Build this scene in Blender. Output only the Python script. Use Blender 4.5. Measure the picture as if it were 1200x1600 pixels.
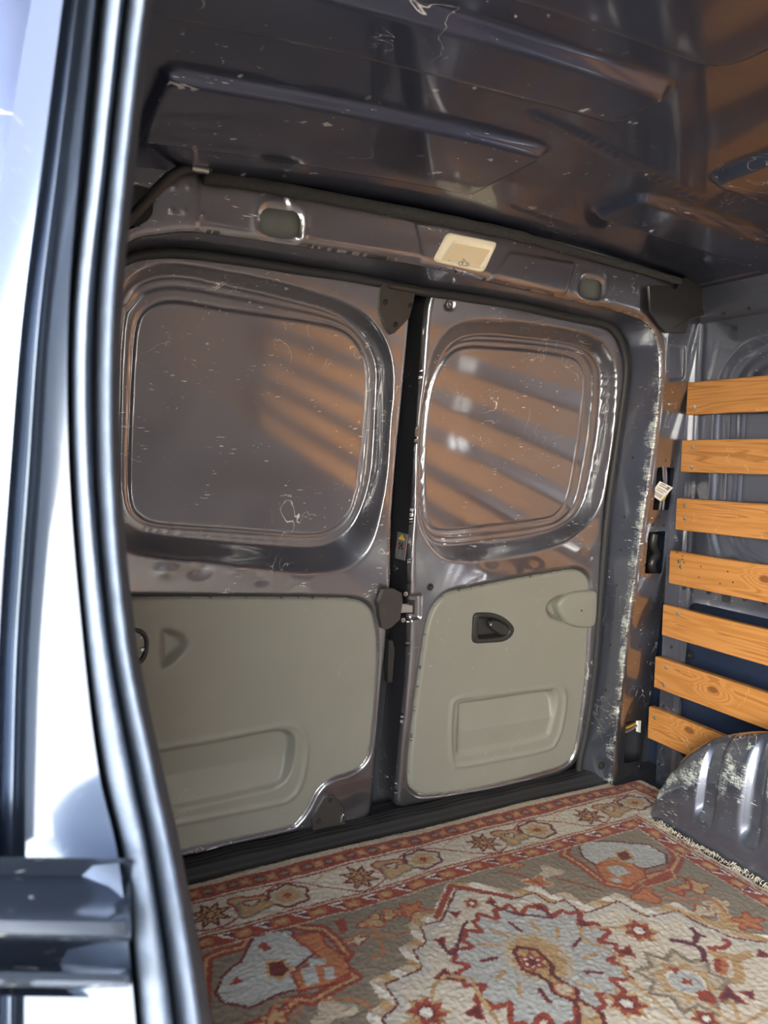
import bpy, math, random
import numpy as np
from mathutils import Matrix, Vector
random.seed(7); rng = np.random.default_rng(7)
for o in list(bpy.data.objects): bpy.data.objects.remove(o)
scene = bpy.context.scene
COL = scene.collection
# ------------------------------------------------------------------ camera
# axes: +X across the van (towards the slatted wall), +Y towards the rear doors, +Z up; floor at z = 0
F = 1172.54; H = 0.905
W = np.array([[0.89074052, 0.01936392, -0.45409951], [-0.45414697, 0.0779619, -0.88750914], [0.0182168, 0.99676827, 0.07823789]])
cam = bpy.data.cameras.new('camera'); camo = bpy.data.objects.new('camera', cam); COL.objects.link(camo)
cam.sensor_fit = 'VERTICAL'; cam.sensor_height = 36.0; cam.lens = F / 1600 * 36
cam.clip_start = 0.02
cam.dof.use_dof = True; cam.dof.focus_distance = 1.6; cam.dof.aperture_fstop = 9.0
M4 = Matrix([list(W[0]) + [0], list(W[1]) + [0], list(W[2]) + [H], [0, 0, 0, 1]])
camo.matrix_world = M4
scene.camera = camo
# ------------------------------------------------------------------ sky, sun, exposure
world = bpy.data.worlds.new('sky'); scene.world = world; world.use_nodes = True
wn = world.node_tree
sky = wn.nodes.new('ShaderNodeTexSky'); sky.sky_type = 'NISHITA'; sky.sun_disc = False
sky.sun_elevation = math.radians(32); sky.sun_rotation = math.radians(80); sky.air_density = 1.0; sky.dust_density = 2.5; sky.ozone_density = 1.0
bg = wn.nodes['Background']; bg.inputs['Strength'].default_value = 0.55
tc = wn.nodes.new('ShaderNodeTexCoord'); cn = wn.nodes.new('ShaderNodeTexNoise'); cn.inputs['Scale'].default_value = 2.2; cn.inputs['Detail'].default_value = 5
cm = wn.nodes.new('ShaderNodeMapping'); cm.inputs['Scale'].default_value = (1, 1, 2.5); wn.links.new(tc.outputs['Generated'], cm.inputs['Vector']); wn.links.new(cm.outputs[0], cn.inputs['Vector'])
cr = wn.nodes.new('ShaderNodeMapRange'); cr.inputs[1].default_value = .35; cr.inputs[2].default_value = .7; cr.inputs[3].default_value = .5; cr.inputs[4].default_value = .95; wn.links.new(cn.outputs[0], cr.inputs[0])
bw = wn.nodes.new('ShaderNodeRGBToBW'); wn.links.new(sky.outputs[0], bw.inputs[0])
cl = wn.nodes.new('ShaderNodeMix'); cl.data_type = 'RGBA'; cl.blend_type = 'MULTIPLY'; cl.inputs[0].default_value = 1; wn.links.new(bw.outputs[0], cl.inputs[6]); cl.inputs[7].default_value = (1.5, 1.38, 1.15, 1)
mx = wn.nodes.new('ShaderNodeMix'); mx.data_type = 'RGBA'; wn.links.new(cr.outputs[0], mx.inputs[0]); wn.links.new(sky.outputs[0], mx.inputs[6]); wn.links.new(cl.outputs[2], mx.inputs[7])
wn.links.new(mx.outputs[2], bg.inputs[0])                       # thin pale cloud over the sky
sun = bpy.data.lights.new('sun', 'SUN'); sun.energy = 4.0; sun.angle = 0.01; sun.color = (1, .93, .82)
suno = bpy.data.objects.new('sun', sun); COL.objects.link(suno)
suno.rotation_euler = Vector((-0.80, -0.20, -0.55)).to_track_quat('-Z', 'Y').to_euler()   # shines from beyond the slatted wall
por = bpy.data.lights.new('door_portal', 'AREA'); por.shape = 'RECTANGLE'; por.size = 1.3; por.size_y = 1.5; por.cycles.is_portal = True
poro = bpy.data.objects.new('door_portal', por); COL.objects.link(poro); poro.location = (-.05, -.12, .66)
poro.rotation_euler = Vector((1, 0, 0)).to_track_quat('-Z', 'Y').to_euler()
vs = scene.view_settings; vs.view_transform = 'Standard'; vs.look = 'None'; vs.gamma = 1.0; vs.use_curve_mapping = False
vs.exposure = 3.72
scene.cycles.max_bounces = 10; scene.cycles.diffuse_bounces = 6; scene.cycles.glossy_bounces = 6

# ------------------------------------------------------------------ maths helpers
def ray(p):
    v = np.array([p[0] - 600, 800 - p[1], -F]); return W @ (v / np.linalg.norm(v))
def ony(p, y):
    r = ray(p); return r * (y / r[1]) + [0, 0, H]
def onx(p, x):
    r = ray(p); return r * (x / r[0]) + [0, 0, H]
def onz(p, z):
    r = ray(p); return r * ((z - H) / r[2]) + [0, 0, H]
XC = 0.83                                            # middle of the van
def Yf(x, z): return 1.507 - .115 * z + .28 * np.maximum(0, np.asarray(x) - 1.485)     # rear frame, inner face
def Yd(x, z): return 1.605 - .095 * z - .018 * np.asarray(z) ** 2 - .030 * (np.asarray(x) - XC) ** 2   # rear doors, inner face
def hit(p, fn, off=0.):
    """where the ray through a photo point meets the surface y = fn(x, z) - off"""
    r = ray(p); y = 1.45
    for _ in range(25):
        q = r * (y / r[1]) + [0, 0, H]; y = float(fn(q[0], q[2])) - off
    return r * (y / r[1]) + [0, 0, H]
def dxz(pts, off=0., fn=Yd): return np.array([[hit(p, fn, off)[0], hit(p, fn, off)[2]] for p in pts])
def smooth_closed(P, n=4):
    P = np.asarray(P, float); out = []; m = len(P)
    for i in range(m):
        a, b, c, d = P[i - 1], P[i], P[(i + 1) % m], P[(i + 2) % m]
        for k in range(n):
            t = k / n
            out.append(.5 * ((2 * b) + (c - a) * t + (2 * a - 5 * b + 4 * c - d) * t * t + (3 * b - a - 3 * c + d) * t ** 3))
    return np.array(out)
def smooth_open(P, n=6):
    P = np.asarray(P, float); Q = np.vstack([2 * P[0] - P[1], P, 2 * P[-1] - P[-2]]); out = []
    for i in range(1, len(Q) - 2):
        a, b, c, d = Q[i - 1], Q[i], Q[i + 1], Q[i + 2]
        for k in range(n):
            t = k / n
            out.append(.5 * ((2 * b) + (c - a) * t + (2 * a - 5 * b + 4 * c - d) * t * t + (3 * b - a - 3 * c + d) * t ** 3))
    out.append(Q[-2]); return np.array(out)
def round_poly(P, r, n=5):
    """polygon with corners rounded to radius about r"""
    P = np.asarray(P, float); out = []; m = len(P)
    for i in range(m):
        a, b, c = P[i - 1], P[i], P[(i + 1) % m]
        u = a - b; v = c - b; lu = np.linalg.norm(u); lv = np.linalg.norm(v); k = min(r, lu * .45, lv * .45)
        p0 = b + u / lu * k; p1 = b + v / lv * k
        for j in range(n + 1):
            t = j / n; out.append((1 - t) ** 2 * p0 + 2 * t * (1 - t) * b + t * t * p1)
    return np.array(out)
def sdf(poly):
    P = np.asarray(poly, float)
    def f(U, V):
        U = np.asarray(U, float); V = np.asarray(V, float)
        d = np.full(U.shape, 1e9); ins = np.zeros(U.shape, bool)
        for i in range(len(P)):
            ax, ay = P[i - 1]; bx, by = P[i]; ex, ey = bx - ax, by - ay; L = ex * ex + ey * ey
            if L < 1e-16: continue
            t = np.clip(((U - ax) * ex + (V - ay) * ey) / L, 0, 1)
            np.minimum(d, (U - ax - t * ex) ** 2 + (V - ay - t * ey) ** 2, out=d)
            if abs(ey) > 1e-12:
                c = (ay > V) != (by > V)
                ins ^= c & (U < ex * (V - ay) / ey + ax)
        d = np.sqrt(d); return np.where(ins, -d, d)
    return f
def sst(a, b, x):
    t = np.clip((x - a) / (b - a), 0, 1); return t * t * (3 - 2 * t)
def roll(e, r):
    """how far a rounded edge of radius r has fallen at distance e inside the edge"""
    k = np.clip(r - e, 0, r); return r - np.sqrt(np.maximum(r * r - k * k, 0))

# ------------------------------------------------------------------ object helpers
def link(o, parent=None, label=None, cat=None, group=None, kind=None):
    COL.objects.link(o)
    if parent is not None: o.parent = parent
    if label: o['label'] = label
    if cat: o['category'] = cat
    if group: o['group'] = group
    if kind: o['kind'] = kind
    return o
def empty(name, loc=(0, 0, 0), **k):
    o = bpy.data.objects.new(name, None); o.location = loc; o.empty_display_size = .05; return link(o, **k)
def mesh(name, V, Fc, mat, parent=None, smooth=True, wear=None, auto=None, **k):
    V = np.asarray(V, float)
    if parent is not None and parent.type == 'EMPTY': V = V - np.array(parent.location)
    elif parent is not None and parent.parent is not None and parent.parent.type == 'EMPTY': V = V - np.array(parent.parent.location)
    me = bpy.data.meshes.new(name); me.from_pydata(V.tolist(), [], [tuple(int(i) for i in f) for f in Fc]); me.update()
    if smooth: me.polygons.foreach_set('use_smooth', [True] * len(me.polygons))
    if wear is not None:
        at = me.attributes.new('wear', 'FLOAT', 'POINT'); at.data.foreach_set('value', np.asarray(wear, np.float32))
    if auto: me.set_sharp_from_angle(angle=math.radians(auto))
    me.materials.append(mat)
    return link(bpy.data.objects.new(name, me), parent, **k)
def hfield(name, u0, u1, v0, v1, cell, hfun, mapf, mat, parent=None, bound=None, holes=(), wear=None, skirt=None, **k):
    nu = int((u1 - u0) / cell) + 1; nv = int((v1 - v0) / cell) + 1
    U, V = np.meshgrid(np.linspace(u0, u1, nu), np.linspace(v0, v1, nv), indexing='ij')
    U = U.ravel().copy(); V = V.ravel().copy()
    def S(a, b):
        s = bound(a, b) if bound else np.full(a.shape, -1.)
        for h in holes: s = np.maximum(s, -h(a, b))
        return s
    s = S(U, V)
    for _ in range(2):
        near = np.where(np.abs(s) < .62 * cell)[0]
        if len(near) == 0: break
        e = cell * .1; a, b = U[near], V[near]
        gx = (S(a + e, b) - S(a - e, b)) / (2 * e); gy = (S(a, b + e) - S(a, b - e)) / (2 * e)
        g = np.maximum(np.hypot(gx, gy), .3); U[near] -= s[near] * gx / g ** 2; V[near] -= s[near] * gy / g ** 2
        s[near] = np.minimum(S(U[near], V[near]), 1e-6 * 0 - 1e-9)
    P = np.stack(mapf(U, V, hfun(U, V)), 1)
    I = np.arange(nu * nv).reshape(nu, nv)
    Fc = np.stack([I[:-1, :-1], I[1:, :-1], I[1:, 1:], I[:-1, 1:]], -1).reshape(-1, 4)
    Fc = Fc[(s[Fc] <= 0).all(1)]
    wv = wear(U, V) if wear is not None else None
    if skirt is not None:
        E = np.concatenate([Fc[:, [0, 1]], Fc[:, [1, 2]], Fc[:, [2, 3]], Fc[:, [3, 0]]]); key = np.sort(E, 1)
        q = key[:, 0] * (nu * nv) + key[:, 1]; uq, idx, cnt = np.unique(q, return_index=True, return_counts=True)
        B = E[idx[cnt == 1]]; vs_, inv = np.unique(B, return_inverse=True); inv = inv.reshape(B.shape); n0 = len(P); m = len(vs_)
        P = np.concatenate([P, P[vs_], P[vs_] + np.asarray(skirt)])
        Fc = np.concatenate([Fc, np.stack([n0 + inv[:, 1], n0 + inv[:, 0], n0 + m + inv[:, 0], n0 + m + inv[:, 1]], 1)])
        if wv is not None: wv = np.concatenate([wv, wv[vs_] * .5, wv[vs_] * 0])
    used, inv = np.unique(Fc, return_inverse=True); inv = inv.reshape(Fc.shape)
    return mesh(name, P[used], inv, mat, parent, wear=None if wv is None else wv[used], **k)
def tube(name, pts, r, mat, parent=None, n=8, closed_ends=True, wear=None, **k):
    P = np.asarray(pts, float); m = len(P); rr = np.full(m, r) if np.isscalar(r) else np.asarray(r)
    T = np.gradient(P, axis=0); T /= np.linalg.norm(T, axis=1)[:, None] + 1e-12
    up = np.array([0, 0, 1.]) if abs(T[0][2]) < .9 else np.array([1., 0, 0]); V = []
    a = np.cross(T[0], up); a /= np.linalg.norm(a)
    for i in range(m):
        a = a - T[i] * np.dot(a, T[i]); a /= np.linalg.norm(a); b = np.cross(T[i], a)
        for j in range(n):
            th = 2 * math.pi * j / n; V.append(P[i] + rr[i] * (a * math.cos(th) + b * math.sin(th)))
    Fc = [(i * n + j, i * n + (j + 1) % n, (i + 1) * n + (j + 1) % n, (i + 1) * n + j) for i in range(m - 1) for j in range(n)]
    V = np.array(V).tolist(); V += [P[0].tolist(), P[-1].tolist()]
    Fc += [(len(V) - 2, (j + 1) % n, j, j) [:3] for j in range(n)] + [(len(V) - 1, (m - 1) * n + j, (m - 1) * n + (j + 1) % n) for j in range(n)]
    return mesh(name, V, Fc, mat, parent, auto=50, **k)
def prism(name, poly3, d, mat, parent=None, bev=.0015, **k):
    """flat outline poly3 (list of 3D points) thickened along d, front edge chamfered"""
    P = np.asarray(poly3, float); d = np.asarray(d, float); c = P.mean(0); m = len(P)
    inn = P + (c - P) / np.linalg.norm(c - P, axis=1)[:, None] * bev; dn = d / np.linalg.norm(d)
    V = np.concatenate([P - d, P - dn * bev * 0 - d * .0 + dn * (-bev), inn])   # back, shoulder, front
    Fc = [(i, (i + 1) % m, m + (i + 1) % m, m + i) for i in range(m)] + [(m + i, m + (i + 1) % m, 2 * m + (i + 1) % m, 2 * m + i) for i in range(m)]
    Fc += [tuple(range(2 * m, 3 * m)), tuple(range(m))[::-1]]
    return mesh(name, V, Fc, mat, parent, auto=35, **k)
def box(name, lo, hi, mat, parent=None, **k):
    (x0, y0, z0), (x1, y1, z1) = lo, hi
    V = [(x0, y0, z0), (x1, y0, z0), (x1, y1, z0), (x0, y1, z0), (x0, y0, z1), (x1, y0, z1), (x1, y1, z1), (x0, y1, z1)]
    return mesh(name, V, [(3, 2, 1, 0), (4, 5, 6, 7), (0, 1, 5, 4), (1, 2, 6, 5), (2, 3, 7, 6), (3, 0, 4, 7)], mat, parent, smooth=False, **k)
def bolt(name, c, axis, r, hgt, mat, parent=None, **k):
    """dome head on a flange"""
    ax = Vector(axis).normalized(); q = Vector((0, 0, 1)).rotation_difference(ax).to_matrix()
    V = []; n = 12
    prof = [(r * 1.25, -hgt * .5), (r * 1.25, hgt * .2), (r * .85, hgt * .25), (r * .8, hgt * .7), (r * .5, hgt), (r * .12, hgt * 1.02)]
    for (rad, z) in prof:
        for j in range(n):
            a = 2 * math.pi * j / n; V.append(Vector(c) + q @ Vector((rad * math.cos(a), rad * math.sin(a), z)))
    Fc = [(i * n + j, i * n + (j + 1) % n, (i + 1) * n + (j + 1) % n, (i + 1) * n + j) for i in range(len(prof) - 1) for j in range(n)]
    Fc.append(tuple(range((len(prof) - 1) * n, len(prof) * n)))
    return mesh(name, [tuple(v) for v in V], Fc, mat, parent, auto=40, **k)

# ------------------------------------------------------------------ materials
class NT:
    def __init__(s, name):
        s.m = bpy.data.materials.new(name); s.m.use_nodes = True; s.t = s.m.node_tree; s.b = s.t.nodes['Principled BSDF']
        s.co = s.t.nodes.new('ShaderNodeTexCoord').outputs['Object']
    def n(s, t, **k):
        x = s.t.nodes.new(t)
        for a, v in k.items(): setattr(x, a, v)
        return x
    def l(s, a, b): s.t.links.new(a, b)
    def set(s, **k):
        for a, v in k.items():
            i = s.b.inputs[a.replace('_', ' ')]
            if hasattr(v, 'is_output') or isinstance(v, bpy.types.NodeSocket): s.l(v, i)
            else: i.default_value = v if not (isinstance(v, tuple) and len(v) == 3) else (*v, 1)
    def math(s, op, a, b=0., clamp=False, c=0.):
        x = s.n('ShaderNodeMath', operation=op, use_clamp=clamp)
        for i, v in enumerate((a, b, c)):
            if isinstance(v, bpy.types.NodeSocket): s.l(v, x.inputs[i])
            else: x.inputs[i].default_value = v
        return x.outputs[0]
    def scale(s, v, co=None):
        x = s.n('ShaderNodeMapping'); x.inputs['Scale'].default_value = v; s.l(co or s.co, x.inputs['Vector']); return x.outputs[0]
    def noise(s, sc, detail=2., co=None, rough=.5, dist=0.):
        x = s.n('ShaderNodeTexNoise'); x.inputs['Scale'].default_value = sc; x.inputs['Detail'].default_value = detail
        x.inputs['Roughness'].default_value = rough; x.inputs['Distortion'].default_value = dist; s.l(co or s.co, x.inputs['Vector']); return x.outputs[0]
    def ss(s, v, a, b, o0=0., o1=1.):
        x = s.n('ShaderNodeMapRange', interpolation_type='SMOOTHSTEP')
        for i, q in enumerate((v, a, b, o0, o1)):
            if isinstance(q, bpy.types.NodeSocket): s.l(q, x.inputs[i])
            else: x.inputs[i].default_value = q
        return x.outputs[0]
    def mix(s, f, a, b):
        x = s.n('ShaderNodeMix', data_type='RGBA')
        for i, v in ((0, f), (6, a), (7, b)):
            if isinstance(v, bpy.types.NodeSocket): s.l(v, x.inputs[i])
            else: x.inputs[i].default_value = v if i == 0 else (*v, 1)
        return x.outputs[2]
    def ramp(s, v, stops):
        x = s.n('ShaderNodeValToRGB'); e = x.color_ramp.elements
        while len(e) < len(stops): e.new(.5)
        for q, (p, c) in zip(e, stops): q.position = p; q.color = (*c, 1)
        s.l(v, x.inputs[0]); return x.outputs[0]
    def bump(s, v, st, dist=.001):
        x = s.n('ShaderNodeBump'); x.inputs['Strength'].default_value = st; x.inputs['Distance'].default_value = dist
        s.l(v, x.inputs['Height']); s.l(x.outputs[0], s.b.inputs['Normal'])

def paint_mat(name, base=(.185, .187, .215), metallic=.9, rough=.40, hair=1., chip=(.72, .71, .64), coat=1., cior=2.3, crough=.07):
    t = NT(name)
    at = t.n('ShaderNodeAttribute', attribute_name='wear').outputs['Fac']
    n1 = t.noise(11, 3, dist=1.2); line = t.ss(t.math('ABSOLUTE', t.math('SUBTRACT', n1, .5)), .0, .0065, 1., 0.)
    patch = t.ss(t.noise(5.5, 2), .57, .66); hairs = t.math('MULTIPLY', t.math('MULTIPLY', line, patch), hair)
    ch = t.math('MULTIPLY', t.ss(t.noise(110, 2), .73, .76), t.ss(t.noise(6, 1), .5, .62))
    brush = t.noise(1., 4, co=t.scale((60, 60, 330)), rough=.7)
    brush2 = t.noise(1., 3, co=t.scale((420, 420, 60)), rough=.7)
    bl = t.noise(26, 4)
    v = t.math('ADD', t.math('MULTIPLY', brush, .45), t.math('ADD', t.math('MULTIPLY', brush2, .25), t.math('MULTIPLY', bl, .5)))
    dash = t.math('MULTIPLY', t.ss(t.noise(1., 2, co=t.scale((45, 45, 330))), .65, .69), t.ss(t.noise(8, 1), .52, .60))
    dash = t.math('MULTIPLY', dash, t.ss(t.noise(42, 1), .48, .55))
    worn = t.ss(t.math('ADD', at, v), 1.08, 1.22)
    m = t.math('MAXIMUM', t.math('MAXIMUM', hairs, t.math('MULTIPLY', t.math('MAXIMUM', ch, dash), hair)), worn, True)
    tone = t.mix(t.noise(3, 2), tuple(c * .92 for c in base), tuple(c * 1.08 for c in base))
    t.set(Base_Color=t.mix(m, tone, chip), Metallic=t.math('MULTIPLY', t.math('SUBTRACT', 1., m), metallic),
          Roughness=t.math('ADD', t.math('MULTIPLY', m, .4), t.ss(t.noise(9, 3), .2, .8, rough * .85, rough * 1.2)), Coat_Weight=t.math('MULTIPLY', t.math('SUBTRACT', 1., m), coat), Coat_Roughness=crough, Coat_IOR=cior)
    t.bump(t.noise(4, 0), .05, .004)
    return t.m
PAINT = paint_mat('grey_blue_metallic_paint')
ROOF_SHADE = paint_mat('body_paint_roof_shade', base=(.075, .095, .165), metallic=.9, rough=.33, cior=1.5, chip=(.45, .45, .45))  # body paint copy; shade on roof and left wall put into its colour
ARCH_SHADE = paint_mat('navy_arch_and_shade_paint', base=(.12, .135, .185), metallic=.8, rough=.36, cior=1.9, chip=(.42, .46, .43))  # darker body paint; shade of reveal and side panel is in the colour
PAINT_DIM = paint_mat('body_paint_dimmed', base=(.06, .078, .115), metallic=.75, hair=0., rough=.16, coat=.1, cior=1.5)  # same body paint, colour darkened to dim the bright sky reflected in it
def plain(name, col, rough=.5, metallic=0., bump=0., sc=200, var=.15, spec=.5):
    t = NT(name); v = t.noise(sc * .2, 3)
    t.set(Base_Color=t.mix(v, tuple(c * (1 - var) for c in col), tuple(min(1, c * (1 + var)) for c in col)), Roughness=rough, Metallic=metallic)
    t.b.inputs['Specular IOR Level'].default_value = spec
    if bump: t.bump(t.noise(sc, 2), bump, .001)
    return t.m
BLACK = plain('black_plastic', (.022, .022, .022), .42, bump=.1)
DGREY = plain('dark_grey_plate', (.055, .05, .048), .45, .3)
RUBBER = plain('black_rubber', (.02, .021, .024), .6, bump=.15, sc=400)
SEALM = plain('weathered_rubber_seal', (.062, .08, .115), .62, bump=.5, sc=350, var=.45, spec=.3)
FOAM = plain('dark_foam', (.03, .03, .03), .95, bump=.6, sc=700, var=.4)
STEEL = plain('zinc_steel', (.55, .55, .53), .3, .9)
GREYDARK = plain('cavity_dark', (.03, .032, .04), .6)
CREAM = plain('cream_lens_plastic', (.86, .80, .62), .35, var=.06)
CREAM2 = plain('cream_lens_centre', (.72, .60, .40), .4, var=.12, sc=40)
WHITE = plain('white_label', (.85, .84, .80), .5, var=.05)
INK = plain('label_ink', (.25, .24, .24), .6)
YELLOW = plain('yellow_print', (.85, .55, .03), .5)
REDP = plain('red_print', (.45, .08, .06), .5)
STICK = plain('grey_sticker', (.16, .16, .17), .45)
def card_mat():
    t = NT('grey_green_door_card'); v = t.noise(8, 4)
    sp = t.math('MULTIPLY', t.ss(t.noise(160, 2), .73, .76), t.ss(t.noise(7, 2), .5, .65))
    n1 = t.noise(10, 3, dist=1.4); ln = t.math('MULTIPLY', t.ss(t.math('ABSOLUTE', t.math('SUBTRACT', n1, .5)), 0., .003, .5, 0.), t.ss(t.noise(5, 2), .58, .66))
    c = t.mix(v, (.195, .195, .172), (.228, .226, .200)); c = t.mix(t.math('MAXIMUM', sp, ln), c, (.42, .41, .35))
    t.set(Base_Color=c, Roughness=.47); t.bump(t.noise(900, 2), .12, .0006); return t.m
CARD = card_mat()
def wood_mat():
    t = NT('varnished_pine')
    oi = t.n('ShaderNodeObjectInfo').outputs['Random']
    k = t.n('ShaderNodeAttribute', attribute_type='OBJECT', attribute_name='knot').outputs['Vector']
    d = t.n('ShaderNodeVectorMath', operation='SUBTRACT'); t.l(t.co, d.inputs[0]); t.l(k, d.inputs[1])
    sc = t.scale((0, .6, 1), d.outputs[0]); ln = t.n('ShaderNodeVectorMath', operation='LENGTH'); t.l(sc, ln.inputs[0]); kd = ln.outputs['Value']
    near = t.ss(kd, .0, .045, 1., 0.)
    off = t.n('ShaderNodeCombineXYZ'); t.l(t.math('MULTIPLY', oi, 37.), off.inputs[1]); t.l(t.math('MULTIPLY', oi, 11.), off.inputs[2])
    ad = t.n('ShaderNodeVectorMath', operation='ADD'); t.l(t.co, ad.inputs[0]); t.l(off.outputs[0], ad.inputs[1])
    co = t.scale((1, 1.1, 20), ad.outputs[0])
    g = t.math('ADD', t.noise(1.5, 2, co=co, dist=.6), t.math('MULTIPLY', near, .45))
    rings = t.math('PINGPONG', t.math('MULTIPLY', g, 8.), 1.)
    fib = t.noise(1., 3, co=t.scale((200, 8, 420), ad.outputs[0]))
    c = t.ramp(rings, [(0., (.34, .145, .036)), (.35, (.44, .20, .060)), (.75, (.48, .225, .072)), (1., (.23, .088, .022))])
    c = t.mix(t.math('MULTIPLY', fib, .5), c, (.50, .20, .04))
    c = t.mix(t.ss(kd, .006, .012, .85, 0.), c, (.16, .05, .012))
    n1 = t.noise(9, 3, co=ad.outputs[0], dist=1.4); sl = t.math('MULTIPLY', t.ss(t.math('ABSOLUTE', t.math('SUBTRACT', n1, .5)), 0., .004, .7, 0.), t.ss(t.noise(6, 2, co=ad.outputs[0]), .55, .63))
    c = t.mix(sl, c, (.80, .55, .30))
    t.set(Base_Color=c, Roughness=.42); t.bump(fib, .15, .0006); return t.m
WOOD = wood_mat()
def ground_mat():
    t = NT('pale_concrete'); t.set(Base_Color=t.mix(t.noise(2, 5), (.30, .28, .25), (.42, .39, .34)), Roughness=.9); t.bump(t.noise(60, 3), .3, .01); return t.m
GROUND = ground_mat()

# ------------------------------------------------------------------ the place outside and the van shell
g = box('ground', (-40, -40, -.64), (40, 40, -.60), GROUND, kind='structure', label='pale concrete ground outside the van', cat='ground')
fl = box('floor', (-.03, -1.6, -.05), (1.76, 1.72, -.012), GREYDARK, kind='structure', label='dark van load floor under the rug', cat='floor')
bulk = box('wall_front', (-.0, -1.6, -.05), (1.74, -1.55, 1.44), PAINT, kind='structure', label='grey bulkhead behind the camera', cat='wall')

# ------------------------------------------------------------------ ceiling (pressed roof panel)
def Zr(x): return 1.392 - .05 * ((x - .70) / .85) ** 2
def rrect(x0, x1, y0, y1, r): return sdf(round_poly([(x0, y0), (x1, y0), (x1, y1), (x0, y1)], r, 6))
def build_roof():
    cs = [rrect(-.3, .795, .742, .848, .03), rrect(.19, .782, .985, 1.20, .014), rrect(-.3, .80, .40, .672, .05), rrect(-.3, .79, -.2, .10, .05),
          rrect(1.075, 1.7, .62, .925, .04), rrect(1.035, 1.7, 1.035, 1.16, .03), rrect(1.075, 1.7, .1, .5, .04)]
    crease = smooth_open([onz(p, 1.39)[:2] for p in [(835, 182), (900, 212), (1000, 262), (1095, 302)]], 8)
    def h(U, V):
        z = np.zeros_like(U)
        for f in cs:
            s = f(U, V); z -= .016 * sst(.008, -.007, s)
        d = np.full(U.shape, 9.)
        for p in crease: d = np.minimum(d, np.hypot(U - p[0], V - p[1]))
        z -= .005 * np.exp(-(d / .009) ** 2)
        z += .002 * np.sin(U * 5 + 1) * np.sin(V * 4)
        return z
    return hfield('ceiling', .03, 1.66, -1.55, 1.46, .006, h, lambda U, V, h: (U, V, Zr(U) + h), ROOF_SHADE, kind='structure', label='dark blue-grey pressed metal roof panel with shallow ribs', cat='ceiling')
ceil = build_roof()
box('outer_skin', (-.03, -1.6, 1.43), (1.76, 1.72, 1.45), PAINT, ceil)

# ------------------------------------------------------------------ rear frame: header beam and corner pillar
fr = empty('wall_rear', (XC, 1.45, 0), kind='structure', label='grey-blue rear body frame with header beam and corner pillars', cat='wall')
front_px = [(195, 385), (205, 376), (250, 365), (305, 361), (400, 373), (471, 384), (560, 398), (660, 414), (720, 428), (813, 450), (897, 469), (988, 492), (1013, 505), (1028, 530),
            (1034, 570), (1030, 640), (1020, 720), (1008, 800), (1000, 860), (985, 960), (975, 1050), (966, 1130), (958, 1222)]
FC = dxz(front_px, 0, Yf); FC = np.vstack([[.135, -.03], [.135, 1.1], [.15, 1.2], FC[1:], [FC[-1][0] + .002, -.03]])
FCs = smooth_open(FC, 5)
ap = sdf(np.vstack([FCs, [FCs[-1][0], -.4], [FCs[0][0], -.4]]))
def fpoly(px, r=.01, fn=Yf, off=0.): return sdf(round_poly(dxz(px, off, fn), r, 5))
oval = fpoly([(407, 322), (470, 331), (468, 374), (407, 368)], .024)
slot = fpoly([(908, 433), (942, 438), (941, 468), (906, 463)], .02)
lamp_hole = fpoly([(700, 372), (770, 383), (755, 421), (683, 408)], .006)
bighole = fpoly([(160, 285), (236, 292), (241, 340), (200, 362), (160, 362)], .022)
H1 = fpoly([(1027, 730), (1053, 731), (1045, 797), (1020, 797)], .006)
H2 = fpoly([(1014, 831), (1041, 830), (1033, 896), (1007, 896)], .006)
H3 = fpoly([(979, 1128), (1003, 1126), (999, 1188), (974, 1192)], .006)
press = fpoly([(1046, 538), (1072, 540), (1069, 592), (1044, 596)], .012)
panL = fpoly([(440, 300), (648, 338), (664, 408), (470, 380)], .01)
panR = fpoly([(795, 392), (900, 410), (885, 462), (760, 440)], .01)
cap = fpoly([(930, 1168), (952, 1165), (955, 1212), (928, 1205)], .008)
swx = float(hit((308, 320), Yf)[0])
def fh(U, V):
    s = ap(U, V); h = -roll(s + .004, .022)
    for hs in (oval, slot): d = hs(U, V); h += .0015 * np.exp(-((d - .011) / .006) ** 2) - .0025 * sst(.007, 0, d)
    d = press(U, V); h -= .006 * sst(.002, -.006, d)
    d = panL(U, V); h += .004 * sst(.0, -.006, d)
    d = panR(U, V); h += .004 * sst(.0, -.006, d)
    d = cap(U, V); h += .004 * sst(.004, -.002, d)
    h += .003 * sst(swx + .003, swx - .001, U) * (V > 1.2)
    for (px, py) in [(272, 292), (295, 293), (268, 330), (288, 331), (316, 336)]:
        q = hit((px, py), Yf); h += .0025 * np.exp(-(((U - q[0]) ** 2 + (V - q[2]) ** 2) / .0035 ** 2))
    h += .003 * np.sin(V * 23 + 1) * np.exp(-((U - 1.58) / .05) ** 2) * (V < 1.2)
    return h
def fwear(U, V):
    s = ap(U, V); right = sst(1.30, 1.42, U)
    return np.exp(-(s / .012) ** 2) * (.28 + .12 * right) + .12
hfield('frame_panel', .035, 1.655, -.03, 1.40, .004, fh, lambda U, V, h: (U, Yf(U, V) - h, V), PAINT, fr, bound=lambda a, b: np.maximum(-ap(a, b) + .0005, b - (Zr(a) - .001)),
       holes=[oval, slot, lamp_hole, bighole, H1, H2, H3], wear=fwear, label='grey-blue metal header beam and corner pillar')
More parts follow.
